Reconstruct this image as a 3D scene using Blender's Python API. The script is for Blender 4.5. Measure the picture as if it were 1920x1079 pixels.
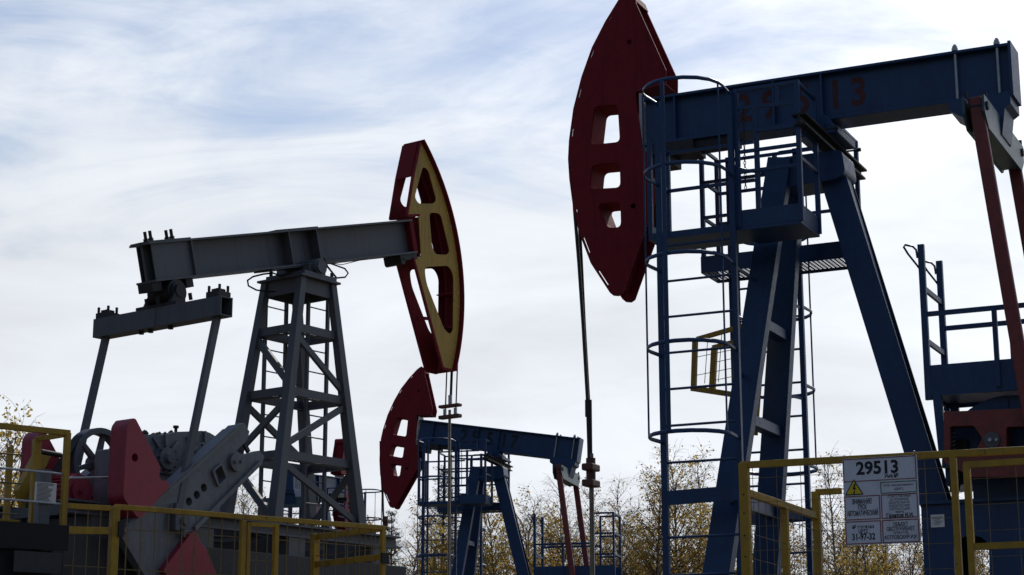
import bpy, math, random
from mathutils import Vector, Matrix
from mathutils.geometry import tessellate_polygon
from math import sin, cos, pi, radians as rad, atan2, hypot, sqrt

for o in list(bpy.data.objects):
    bpy.data.objects.remove(o)
scene = bpy.context.scene
COL = scene.collection

# ------------------------------------------------------------------ camera
PITCH, ROLL = math.atan(816.5 / 3535.0), 0.0018
F = Vector((0, cos(PITCH), sin(PITCH)))
R0 = Vector((1, 0, 0)); U0 = Vector((0, -sin(PITCH), cos(PITCH)))
RR = R0 * cos(ROLL) - U0 * sin(ROLL); UU = U0 * cos(ROLL) + R0 * sin(ROLL)
cd = bpy.data.cameras.new('camera'); cam = bpy.data.objects.new('camera', cd); COL.objects.link(cam)
cd.sensor_width = 36; cd.lens = 3535.0 * 36 / 1920; cd.clip_start = 0.1; cd.clip_end = 5000
cam.matrix_world = Matrix(((RR.x, UU.x, -F.x, 0), (RR.y, UU.y, -F.y, 0), (RR.z, UU.z, -F.z, 1.5), (0, 0, 0, 1)))
scene.camera = cam

# ------------------------------------------------------------------ sky and sun
SUN_AZ, SUN_EL = rad(24), rad(36)          # azimuth clockwise from +Y
SUN_DIR = Vector((sin(SUN_AZ) * cos(SUN_EL), cos(SUN_AZ) * cos(SUN_EL), sin(SUN_EL)))
world = bpy.data.worlds.new('World'); scene.world = world; world.use_nodes = True
nt = world.node_tree; N = nt.nodes; L = nt.links; N.clear()
def nd(t, **kw):
    n = N.new(t)
    for k, v in kw.items(): setattr(n, k, v)
    return n
def mth(op, a, b=None, clamp=False):
    n = nd('ShaderNodeMath', operation=op, use_clamp=clamp)
    for i, v in enumerate((a, b)):
        if v is None: continue
        if isinstance(v, (int, float)): n.inputs[i].default_value = v
        else: L.new(v, n.inputs[i])
    return n.outputs[0]
def ramp(fac, stops):
    n = nd('ShaderNodeValToRGB'); L.new(fac, n.inputs[0]); e = n.color_ramp.elements
    e[0].position, e[0].color = stops[0][0], (*stops[0][1], 1)
    e[1].position, e[1].color = stops[1][0], (*stops[1][1], 1)
    for p, c in stops[2:]:
        x = e.new(p); x.color = (*c, 1)
    return n.outputs[0]
def mixc(f, a, b):
    n = nd('ShaderNodeMix', data_type='RGBA')
    for i, v in ((0, f), (6, a), (7, b)):
        if isinstance(v, (int, float)): n.inputs[i].default_value = v
        elif isinstance(v, tuple): n.inputs[i].default_value = (*v, 1)
        else: L.new(v, n.inputs[i])
    return n.outputs[2]
sky = nd('ShaderNodeTexSky', sky_type='NISHITA', sun_disc=False, sun_elevation=SUN_EL, sun_rotation=SUN_AZ,
         air_density=1.5, dust_density=0.6, ozone_density=2.5, altitude=100)
tc = nd('ShaderNodeTexCoord')
sep = nd('ShaderNodeSeparateXYZ'); L.new(tc.outputs['Generated'], sep.inputs[0])
zc = mth('ADD', mth('MAXIMUM', sep.outputs[2], 0.0), 0.30)
com = nd('ShaderNodeCombineXYZ')
L.new(mth('DIVIDE', sep.outputs[0], zc), com.inputs[0]); L.new(mth('DIVIDE', sep.outputs[1], zc), com.inputs[1])
def noise(scale, detail, rough, rot, stretch, dist=0.0, off=(0, 0, 0)):
    m = nd('ShaderNodeMapping'); L.new(com.outputs[0], m.inputs[0])
    m.inputs['Rotation'].default_value = (0, 0, rad(rot)); m.inputs['Scale'].default_value = (stretch, 1, 1)
    m.inputs['Location'].default_value = off
    n = nd('ShaderNodeTexNoise'); L.new(m.outputs[0], n.inputs['Vector'])
    n.inputs['Scale'].default_value = scale; n.inputs['Detail'].default_value = detail
    n.inputs['Roughness'].default_value = rough; n.inputs['Distortion'].default_value = dist
    return n.outputs[0]
n1 = noise(1.9, 5, 0.5, 20, 0.8, 0.5, (0.75, 0.3, 0))      # big banks
n2 = noise(4.2, 9, 0.60, 30, 0.5, 1.3, (1.3, 0, 0))         # streaks
n3 = noise(14.0, 8, 0.62, 38, 0.45, 1.0, (0, 2, 0))           # wisps
cov = mth('ADD', mth('ADD', mth('MULTIPLY', n1, 0.62), mth('MULTIPLY', n2, 0.45)), mth('MULTIPLY', n3, 0.16))
# thicker cloud deck towards the horizon, thinning out overhead
thick = nd('ShaderNodeMapRange', clamp=True); L.new(sep.outputs[2], thick.inputs[0])
thick.inputs[1].default_value = 0.19; thick.inputs[2].default_value = 0.34
thick.inputs[3].default_value = 0.225; thick.inputs[4].default_value = -0.10
cov = mth('ADD', cov, thick.outputs[0])
# angle to the sun
dotn = nd('ShaderNodeVectorMath', operation='DOT_PRODUCT'); L.new(tc.outputs['Generated'], dotn.inputs[0])
dotn.inputs[1].default_value = SUN_DIR
half = mth('MULTIPLY', mth('ADD', dotn.outputs['Value'], 1.0), 0.5, clamp=True)
gl = nd('ShaderNodeMapRange', clamp=True, interpolation_type='SMOOTHSTEP'); L.new(half, gl.inputs[0])
gl.inputs[1].default_value = 0.42; gl.inputs[2].default_value = 0.90
glow = mth('ADD', mth('MULTIPLY', gl.outputs[0], 0.80), mth('MULTIPLY', mth('POWER', half, 26.0), 0.72))
cov = mth('ADD', cov, mth('MULTIPLY', mth('POWER', half, 10.0), 0.24))
mask = nd('ShaderNodeMapRange', clamp=True, interpolation_type='SMOOTHSTEP'); L.new(cov, mask.inputs[0])
mask.inputs[1].default_value = 0.555; mask.inputs[2].default_value = 0.785
SKY_STR = 0.093
bright = mth('ADD', 1.25, mth('MULTIPLY', glow, 10.6))
shade = mth('ADD', mth('ADD', 0.92, mth('MULTIPLY', mth('SUBTRACT', n2, 0.5), 0.34)), mth('MULTIPLY', mth('SUBTRACT', n1, 0.5), 0.5))
bright = mth('MULTIPLY', bright, shade)
cc = nd('ShaderNodeVectorMath', operation='SCALE'); cc.inputs[0].default_value = (0.945, 0.985, 1.045)
L.new(bright, cc.inputs['Scale'])
tint = nd('ShaderNodeVectorMath', operation='MULTIPLY'); L.new(sky.outputs[0], tint.inputs[0]); tint.inputs[1].default_value = (1.00, 0.965, 1.06)
skyc = mixc(mth('ADD', mth('MULTIPLY', mask.outputs[0], 0.93), 0.06), tint.outputs[0], cc.outputs[0])
# camera white balance of the clear blue
bg = nd('ShaderNodeBackground'); L.new(skyc, bg.inputs[0]); bg.inputs[1].default_value = SKY_STR
wo = nd('ShaderNodeOutputWorld'); L.new(bg.outputs[0], wo.inputs[0])

sl = bpy.data.lights.new('sun', 'SUN'); sun = bpy.data.objects.new('sun', sl); COL.objects.link(sun)
sl.energy = 2.6; sl.angle = rad(0.6); sl.color = (1.0, 0.95, 0.87)
sun.location = SUN_DIR * 60
sun.rotation_euler = (-SUN_DIR).to_track_quat('-Z', 'Y').to_euler()
vs = scene.view_settings; vs.view_transform = 'Standard'; vs.look = 'None'; vs.exposure = 0; vs.gamma = 1
vs.use_curve_mapping = False

# ------------------------------------------------------------------ materials
def mat(name, col, rough=0.55, metal=0.0, vary=0.25, grime=None, gscale=3.0, gamt=0.45, bump=0.15, nscale=14.0, spec=0.4, chips=0.0):
    m = bpy.data.materials.new(name); m.use_nodes = True
    t = m.node_tree; n = t.nodes; l = t.links
    b = n['Principled BSDF']
    co = n.new('ShaderNodeTexCoord')
    a = n.new('ShaderNodeTexNoise'); a.inputs['Scale'].default_value = nscale; a.inputs['Detail'].default_value = 6
    a.inputs['Roughness'].default_value = 0.65
    l.new(co.outputs['Object'], a.inputs['Vector'])
    r = n.new('ShaderNodeValToRGB'); l.new(a.outputs[0], r.inputs[0])
    e = r.color_ramp.elements
    e[0].position = 0.3; e[0].color = (*[c * (1 - vary) for c in col], 1)
    e[1].position = 0.7; e[1].color = (*[min(1, c * (1 + vary)) for c in col], 1)
    out = r.outputs[0]
    if grime:
        g = n.new('ShaderNodeTexNoise'); g.inputs['Scale'].default_value = gscale; g.inputs['Detail'].default_value = 9
        g.inputs['Roughness'].default_value = 0.7
        mp = n.new('ShaderNodeMapping'); mp.inputs['Scale'].default_value = (1, 1, 0.35)
        l.new(co.outputs['Object'], mp.inputs[0]); l.new(mp.outputs[0], g.inputs['Vector'])
        gr = n.new('ShaderNodeValToRGB'); l.new(g.outputs[0], gr.inputs[0])
        gr.color_ramp.elements[0].position = 0.52; gr.color_ramp.elements[0].color = (0, 0, 0, 1)
        gr.color_ramp.elements[1].position = 0.72; gr.color_ramp.elements[1].color = (gamt, gamt, gamt, 1)
        mx = n.new('ShaderNodeMix'); mx.data_type = 'RGBA'
        l.new(gr.outputs[0], mx.inputs[0]); l.new(out, mx.inputs[6]); mx.inputs[7].default_value = (*grime, 1)
        out = mx.outputs[2]
    if chips:
        k = n.new('ShaderNodeTexNoise'); k.inputs['Scale'].default_value = 9.0; k.inputs['Detail'].default_value = 10; k.inputs['Roughness'].default_value = 0.75
        l.new(co.outputs['Object'], k.inputs['Vector'])
        kr = n.new('ShaderNodeValToRGB'); l.new(k.outputs[0], kr.inputs[0])
        kr.color_ramp.elements[0].position = 0.625; kr.color_ramp.elements[0].color = (0, 0, 0, 1)
        kr.color_ramp.elements[1].position = 0.66; kr.color_ramp.elements[1].color = (chips, chips, chips, 1)
        st = n.new('ShaderNodeTexNoise'); st.inputs['Scale'].default_value = 7.0; st.inputs['Detail'].default_value = 5
        sm_ = n.new('ShaderNodeMapping'); sm_.inputs['Scale'].default_value = (2.2, 2.2, 0.12)
        l.new(co.outputs['Object'], sm_.inputs[0]); l.new(sm_.outputs[0], st.inputs['Vector'])
        sr = n.new('ShaderNodeValToRGB'); l.new(st.outputs[0], sr.inputs[0])
        sr.color_ramp.elements[0].position = 0.55; sr.color_ramp.elements[0].color = (0, 0, 0, 1)
        sr.color_ramp.elements[1].position = 0.75; sr.color_ramp.elements[1].color = (0.55, 0.55, 0.55, 1)
        ms = n.new('ShaderNodeMix'); ms.data_type = 'RGBA'; l.new(sr.outputs[0], ms.inputs[0]); l.new(out, ms.inputs[6]); ms.inputs[7].default_value = (*[c * 0.45 + 0.004 for c in col], 1)
        mk = n.new('ShaderNodeMix'); mk.data_type = 'RGBA'; l.new(kr.outputs[0], mk.inputs[0]); l.new(ms.outputs[2], mk.inputs[6]); mk.inputs[7].default_value = (0.085, 0.04, 0.022, 1)
        out = mk.outputs[2]
    l.new(out, b.inputs['Base Color'])
    rr = n.new('ShaderNodeMapRange'); l.new(a.outputs[0], rr.inputs[0])
    rr.inputs[3].default_value = max(0.05, rough - 0.12); rr.inputs[4].default_value = min(1, rough + 0.15)
    l.new(rr.outputs[0], b.inputs['Roughness'])
    b.inputs['Metallic'].default_value = metal
    b.inputs['Specular IOR Level'].default_value = spec
    if bump:
        bp = n.new('ShaderNodeBump'); bp.inputs['Strength'].default_value = bump; bp.inputs['Distance'].default_value = 0.004
        l.new(a.outputs[0], bp.inputs['Height']); l.new(bp.outputs[0], b.inputs['Normal'])
    return m
RUST = (0.10, 0.045, 0.02); SOOT = (0.02, 0.02, 0.02); DUST = (0.16, 0.14, 0.11)
M = dict(
    blue=mat('blue_paint', chips=0.65, col=(0.014, 0.051, 0.135), rough=0.45, grime=(0.010, 0.020, 0.042), gamt=0.5, vary=0.18),
    red=mat('red_paint', chips=0.65, col=(0.21, 0.020, 0.026), rough=0.75, spec=0.15, grime=(0.10, 0.014, 0.016), gamt=0.5, vary=0.15),
    rodred=mat('faded_red_paint', chips=0.65, col=(0.20, 0.040, 0.034), rough=0.5, grime=RUST, gamt=0.6),
    cwred=mat('bright_red_paint', chips=0.65, col=(0.33, 0.028, 0.05), rough=0.5, grime=(0.12, 0.02, 0.02), gamt=0.4, vary=0.15),
    grey=mat('grey_paint', chips=0.65, col=(0.100, 0.106, 0.116), rough=0.55, grime=(0.06, 0.06, 0.06), gamt=0.5, vary=0.12),
    dgrey=mat('dirty_shaded_grey_paint', chips=0.65, col=(0.045, 0.046, 0.050), rough=0.65, grime=(0.03, 0.026, 0.02), gamt=0.7, vary=0.2),  # grey paint with grime, darkened to paint shade onto the sub base
    lgrey=mat('light_grey_paint', chips=0.8, col=(0.155, 0.163, 0.176), rough=0.55, grime=(0.07, 0.07, 0.07), gamt=0.6, vary=0.15, gscale=5),
    yellow=mat('yellow_paint', chips=0.8, col=(0.42, 0.245, 0.02), rough=0.5, grime=(0.16, 0.10, 0.03), gamt=0.55, vary=0.15),
    hyel=mat('head_yellow_paint', chips=0.8, col=(0.47, 0.275, 0.022), rough=0.55, grime=(0.16, 0.11, 0.04), gamt=0.45, vary=0.15),
    dark=mat('dark_steel', (0.022, 0.023, 0.025), 0.6, grime=RUST, gamt=0.3),
    black=mat('black_rubber', (0.012, 0.012, 0.013), 0.7),
    rope=mat('steel_rope', (0.05, 0.045, 0.04), 0.6, nscale=60),
    rod=mat('polished_rod_steel', (0.22, 0.19, 0.15), 0.4, metal=0.6, grime=RUST, gamt=0.6),
    brown=mat('oily_brown_steel', (0.12, 0.045, 0.03), 0.55, grime=SOOT, gamt=0.6),
    galv=mat('galvanised_steel', (0.42, 0.43, 0.44), 0.4, metal=0.5, vary=0.2),
    faded=mat('faded_number_paint', (0.012, 0.022, 0.022), 0.7, vary=0.3),
    oxide=mat('oxide_number_paint', (0.085, 0.024, 0.022), 0.7, vary=0.35, nscale=25),
    wire=mat('yellowed_wire', (0.20, 0.14, 0.05), 0.5),
    white=mat('white_board', (0.72, 0.73, 0.78), 0.4, vary=0.06, grime=(0.42, 0.38, 0.33), gamt=0.6, gscale=6, bump=0.03),
    paper=mat('paper_notice', (0.80, 0.80, 0.79), 0.6, vary=0.05, bump=0.05),
    ink=mat('black_print', (0.012, 0.012, 0.014), 0.5, bump=0),
    redline=mat('red_print', (0.26, 0.02, 0.03), 0.5, bump=0),
    greenline=mat('green_print', (0.02, 0.16, 0.08), 0.5, bump=0),
    warn=mat('warning_yellow', (0.75, 0.55, 0.02), 0.4, bump=0, vary=0.06),
    eqgreen=mat('weathered_bluegreen_paint', chips=0.65, col=(0.05, 0.10, 0.11), rough=0.4, grime=(0.16, 0.17, 0.17), gamt=0.7, vary=0.3),
    bare=mat('bare_and_sunlit_pale_steel', (0.55, 0.50, 0.48), 0.45, vary=0.15),  # pale tone for rivets; on the slot plate it paints in sunlight
    concrete=mat('concrete', (0.30, 0.29, 0.27), 0.85, vary=0.15, grime=(0.12, 0.11, 0.10)),
    moss=mat('oily_dirt', (0.06, 0.055, 0.03), 0.9, vary=0.5, nscale=40),
)
def tree_mat(name, c1, c2, transl=0.0, scale=1.5, rough=0.8):
    m = bpy.data.materials.new(name); m.use_nodes = True
    t = m.node_tree; n = t.nodes; l = t.links; b = n['Principled BSDF']; out = n['Material Output']
    co = n.new('ShaderNodeTexCoord'); a = n.new('ShaderNodeTexNoise'); a.inputs['Scale'].default_value = scale
    a.inputs['Detail'].default_value = 4
    l.new(co.outputs['Object'], a.inputs['Vector'])
    r = n.new('ShaderNodeValToRGB'); l.new(a.outputs[0], r.inputs[0])
    r.color_ramp.elements[0].position = 0.36; r.color_ramp.elements[0].color = (*c1, 1)
    r.color_ramp.elements[1].position = 0.64; r.color_ramp.elements[1].color = (*c2, 1)
    l.new(r.outputs[0], b.inputs['Base Color']); b.inputs['Roughness'].default_value = rough
    b.inputs['Specular IOR Level'].default_value = 0.2
    if transl:
        tr = n.new('ShaderNodeBsdfTranslucent'); l.new(r.outputs[0], tr.inputs[0])
        mx = n.new('ShaderNodeMixShader'); mx.inputs[0].default_value = transl
        l.new(b.outputs[0], mx.inputs[1]); l.new(tr.outputs[0], mx.inputs[2]); l.new(mx.outputs[0], out.inputs[0])
    return m
M['bark'] = tree_mat('birch_bark', (0.16, 0.14, 0.12), (0.50, 0.47, 0.43), 0, 6)
M['twig'] = tree_mat('twig_bark', (0.08, 0.06, 0.048), (0.15, 0.11, 0.085), 0, 3)
M['leaf'] = tree_mat('autumn_leaf', (0.38, 0.26, 0.05), (0.62, 0.46, 0.12), 0.6, 1.1)
M['brownleaf'] = tree_mat('brown_leaf', (0.24, 0.14, 0.035), (0.46, 0.29, 0.06), 0.6, 1.3)
M['needle'] = tree_mat('pine_needle', (0.016, 0.028, 0.012), (0.035, 0.055, 0.022), 0.15, 2.5)
M['pinebark'] = tree_mat('pine_bark', (0.07, 0.04, 0.025), (0.14, 0.08, 0.045), 0, 5)
M['soil'] = mat('dry_grass_soil', (0.085, 0.07, 0.045), 0.95, vary=0.45, nscale=1.2, grime=(0.05, 0.055, 0.025), gscale=0.4, gamt=0.8, bump=0.6)
M['gravel'] = mat('gravel_pad', (0.17, 0.155, 0.135), 0.95, vary=0.4, nscale=9, bump=0.8)

# ------------------------------------------------------------------ mesh helpers
ORG = {}
def link(name, data, parent=None, origin=(0, 0, 0)):
    o = bpy.data.objects.new(name, data); COL.objects.link(o)
    origin = Vector(origin); ORG[o.name] = origin
    if parent is not None:
        o.parent = parent; o.location = origin - ORG[parent.name]
    else:
        o.location = origin
    return o
def tag(o, label=None, cat=None, group=None, kind=None):
    for k, v in (('label', label), ('category', cat), ('group', group), ('kind', kind)):
        if v: o[k] = v
    return o
def thing(name, loc, rz, label, cat, group=None, org=(0, 0, 0)):
    o = link(name, None); o.location = loc; o.rotation_euler = (0, 0, rz); o.empty_display_size = 0.3
    ORG[o.name] = Vector(org)
    return tag(o, label, cat, group)
def poly_area(p): return sum(p[i][0] * p[(i + 1) % len(p)][1] - p[(i + 1) % len(p)][0] * p[i][1] for i in range(len(p)))
class MB:
    def __init__(s): s.v = []; s.f = []; s.sm = []
    def add(s, vs, fs, smooth=False):
        k = len(s.v); s.v.extend(Vector(v) for v in vs)
        for f in fs: s.f.append([i + k for i in f]); s.sm.append(smooth)
        return s
    def box(s, x0, x1, y0, y1, z0, z1):
        v = [(x, y, z) for x in (x0, x1) for y in (y0, y1) for z in (z0, z1)]
        return s.add(v, [(0, 1, 3, 2), (4, 6, 7, 5), (0, 4, 5, 1), (2, 3, 7, 6), (0, 2, 6, 4), (1, 5, 7, 3)])
    def bar(s, p0, p1, w, h, side=(0, 1, 0), w1=None, h1=None):
        """square bar from p0 to p1: w along `side`, h across it; w1,h1 at the far end (taper)"""
        p0 = Vector(p0); p1 = Vector(p1); d = (p1 - p0).normalized(); sd = Vector(side)
        if (sd - d * sd.dot(d)).length < 0.15 * sd.length: sd = Vector((1, 0, 0)) if abs(d.x) < 0.9 else Vector((0, 1, 0))
        sd = (sd - d * sd.dot(d)).normalized(); n = d.cross(sd)
        w1 = w if w1 is None else w1; h1 = h if h1 is None else h1
        v = []
        for p, a, b in ((p0, w, h), (p1, w1, h1)):
            for i, j in ((-1, -1), (1, -1), (1, 1), (-1, 1)): v.append(p + sd * a * i / 2 + n * b * j / 2)
        return s.add(v, [(3, 2, 1, 0), (4, 5, 6, 7), (0, 1, 5, 4), (1, 2, 6, 5), (2, 3, 7, 6), (3, 0, 4, 7)])
    def tube(s, pts, r, n=8, closed=False, r1=None, flat=1.0):
        pts = [Vector(p) for p in pts]; m = len(pts); rings = []; prev = None
        for i, p in enumerate(pts):
            if closed: d = pts[(i + 1) % m] - pts[i - 1]
            else: d = pts[min(i + 1, m - 1)] - pts[max(i - 1, 0)]
            d.normalize()
            if prev is None:
                a = Vector((0, 0, 1)) if abs(d.z) < 0.9 else Vector((0, 1, 0))
                a = (a - d * a.dot(d)).normalized()
            else:
                a = (prev - d * prev.dot(d)).normalized()
            prev = a; b = d.cross(a)
            rad_ = r if r1 is None else r + (r1 - r) * i / max(1, m - 1)
            rings.append([p + (a * cos(2 * pi * k / n) + b * sin(2 * pi * k / n) * flat) * rad_ for k in range(n)])
        v = [q for rg in rings for q in rg]; f = []
        for i in range(m if closed else m - 1):
            i2 = (i + 1) % m
            for k in range(n): f.append((i * n + k, i * n + (k + 1) % n, i2 * n + (k + 1) % n, i2 * n + k))
        s.add(v, f, n > 6 or (n > 4 and m > 2))
        if not closed:
            s.add(rings[0], [list(range(n))[::-1]]); s.add(rings[-1], [list(range(n))])
        return s
    def cyl(s, c, axis, r, h0, h1, n=24):
        c = Vector(c); ax = {'x': Vector((1, 0, 0)), 'y': Vector((0, 1, 0)), 'z': Vector((0, 0, 1))}[axis]
        return s.tube([c + ax * h0, c + ax * h1], r, n)
    def ring(s, c, axis, r0, r1, h0, h1, n=36):
        """hollow ring (pulley rim)"""
        c = Vector(c); ax = {'x': (1, 0, 0), 'y': (0, 1, 0), 'z': (0, 0, 1)}[axis]; ax = Vector(ax)
        a = ax.orthogonal().normalized(); b = ax.cross(a); v = []
        for k in range(n):
            d = a * cos(2 * pi * k / n) + b * sin(2 * pi * k / n)
            v += [c + d * r0 + ax * h0, c + d * r1 + ax * h0, c + d * r1 + ax * h1, c + d * r0 + ax * h1]
        f = []
        for k in range(n):
            k2 = (k + 1) % n
            for j in range(4): f.append((k * 4 + j, k * 4 + (j + 1) % 4, k2 * 4 + (j + 1) % 4, k2 * 4 + j))
        return s.add(v, f)
    def prism(s, poly, y0, y1, holes=(), wall_holes=True, walls=True):
        """polygon in the xz plane extruded along y, with holes"""
        if poly_area(poly) < 0: poly = poly[::-1]
        loops = [list(poly)] + [list(h) if poly_area(h) < 0 else list(h)[::-1] for h in holes]
        flat = [p for lp in loops for p in lp]
        tris = tessellate_polygon([[Vector((p[0], p[1], 0)) for p in lp] for lp in loops])
        n = len(flat); v = [(x, y0, z) for x, z in flat] + [(x, y1, z) for x, z in flat]; f = []
        for t in tris:
            a = sum(flat[t[i]][0] * flat[t[(i + 1) % 3]][1] - flat[t[(i + 1) % 3]][0] * flat[t[i]][1] for i in range(3))
            if abs(a) < 1e-10: continue
            t = list(t) if a > 0 else list(t)[::-1]
            f.append(t); f.append([i + n for i in t][::-1])
        k = 0
        for li, lp in enumerate(loops):
            m = len(lp)
            if (li == 0 and walls) or (li > 0 and wall_holes):
                for i in range(m):
                    a, b = k + i, k + (i + 1) % m
                    f.append((b, a, a + n, b + n))
            k += m
        return s.add(v, f)
    def ribbon(s, pts, y0, y1, t):
        """sheet of thickness t following a path in xz, spanning y0..y1"""
        m = len(pts); v = []
        for i, (x, z) in enumerate(pts):
            a = pts[max(0, i - 1)]; b = pts[min(m - 1, i + 1)]
            dx, dz = b[0] - a[0], b[1] - a[1]; l = hypot(dx, dz); nx, nz = -dz / l * t / 2, dx / l * t / 2
            v += [(x + nx, y0, z + nz), (x + nx, y1, z + nz), (x - nx, y1, z - nz), (x - nx, y0, z - nz)]
        f = [(0, 1, 2, 3), tuple((m - 1) * 4 + j for j in (3, 2, 1, 0))]
        for i in range(m - 1):
            for j in range(4): f.append((i * 4 + j, i * 4 + 4 + j, i * 4 + 4 + (j + 1) % 4, i * 4 + (j + 1) % 4))
        return s.add(v, f)
    def mesh(s, name, material, origin=(0, 0, 0)):
        o = Vector(origin); me = bpy.data.meshes.new(name)
        me.from_pydata([tuple(v - o) for v in s.v], [], s.f)
        me.polygons.foreach_set('use_smooth', s.sm); me.materials.append(material)
        me.validate(); me.update()
        return me
    def build(s, name, material, parent=None, origin=None, bevel=0):
        if origin is None: origin = ORG[parent.name] if parent is not None else (0, 0, 0)
        o = link(name, s.mesh(name, material, origin), parent, origin)
        if bevel:
            b = o.modifiers.new('bevel', 'BEVEL'); b.width = bevel; b.segments = 2; b.limit_method = 'ANGLE'
        return o
def inst(src, parent, offset):
    """another object sharing src's mesh, moved by offset"""
    o = src.copy(); COL.objects.link(o); o.parent = parent
    ORG[o.name] = ORG[src.name] + Vector(offset); o.location = ORG[o.name] - ORG[parent.name]
    return o
def bx(name, m, parent, *b, bevel=0): return MB().box(*b).build(name, M[m], parent, bevel=bevel)
def br(name, m, parent, p0, p1, w, h, side=(0, 1, 0), **k):
    bev = k.pop('bevel', 0)
    return MB().bar(p0, p1, w, h, side, **k).build(name, M[m], parent, bevel=bev)
def arc(cx, cz, r, a0, a1, n): return [(cx + r * cos(rad(a0 + (a1 - a0) * i / n)), cz + r * sin(rad(a0 + (a1 - a0) * i / n))) for i in range(n + 1)]
def rounded(p, r, n=4):
    """round the corners of a polygon"""
    out = []; m = len(p)
    for i in range(m):
        a, b, c = Vector(p[i - 1]), Vector(p[i]), Vector(p[(i + 1) % m])
        u = (a - b); w = (c - b); k = min(r, u.length * 0.45, w.length * 0.45)
        s0 = b + u.normalized() * k; s1 = b + w.normalized() * k
        for j in range(n + 1):
            t = j / n; q = s0 * (1 - t) ** 2 + b * 2 * t * (1 - t) + s1 * t ** 2; out.append((q.x, q.y))
    return out
def disc(cx, cz, r, n=12): return [(cx + r * cos(2 * pi * k / n), cz + r * sin(2 * pi * k / n)) for k in range(n)]
dg = None
def text_mesh(body, size, sx=1.0, bold=0.0, depth=0.0):
    cu = bpy.data.curves.new('print', 'FONT'); cu.body = body; cu.size = size; cu.align_x = 'CENTER'; cu.align_y = 'CENTER'
    cu.offset = bold; cu.extrude = depth; cu.resolution_u = 3
    o = bpy.data.objects.new('print', cu); COL.objects.link(o)
    bpy.context.view_layer.update()
    me = bpy.data.meshes.new_from_object(o.evaluated_get(bpy.context.evaluated_depsgraph_get()))
    bpy.data.objects.remove(o); bpy.data.curves.remove(cu)
    for v in me.vertices: v.co.x *= sx
    return me
def put_text(name, body, size, m, parent, pos, sx=1.0, bold=0.0):
    """flat lettering in the xz plane facing -y"""
    me = text_mesh(body, size, sx, bold); me.materials.clear(); me.materials.append(M[m])
    for p in me.polygons: p.use_smooth = False
    o = link(name, me, parent, pos); o.rotation_euler = (pi / 2, 0, 0)
    return o

# ------------------------------------------------------------------ ground
def ground_z(x, y):
    def sm(a, b, t):
        t = max(0, min(1, (t - a) / (b - a))); return t * t * (3 - 2 * t)
    z = 2.0 * sm(3.5, 10.5, y) + 0.12 * sm(30, 42, y) + 0.73 * sm(45, 57, y) + 0.15 * sm(58, 70, y)
    return z
g = MB(); ys = [-400, -150, -60, -20, -5, 0, 2, 3.5, 4.5, 5.5, 6.5, 7.5, 8.5, 9.5, 10.5, 14, 20, 26, 30, 34, 38, 42, 45, 48, 51, 54, 57, 60, 65, 70, 90, 140, 300, 900, 2500]
xs = [-2500, -800, -300, -120, -60, -40, -30, -20, -12, -6, 0, 6, 12, 20, 30, 40, 60, 120, 300, 800, 2500]
vv = [(x, y, ground_z(x, y) + (0.03 * sin(x * 1.7 + y) if abs(x) < 60 and y > 0 else 0)) for y in ys for x in xs]
nx = len(xs)
g.add(vv, [(j * nx + i, j * nx + i + 1, (j + 1) * nx + i + 1, (j + 1) * nx + i) for j in range(len(ys) - 1) for i in range(nx - 1)], True)
tag(g.build('ground', M['soil']), 'dry autumn grass ground rising to the oil well pads', None, kind='structure')

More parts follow.
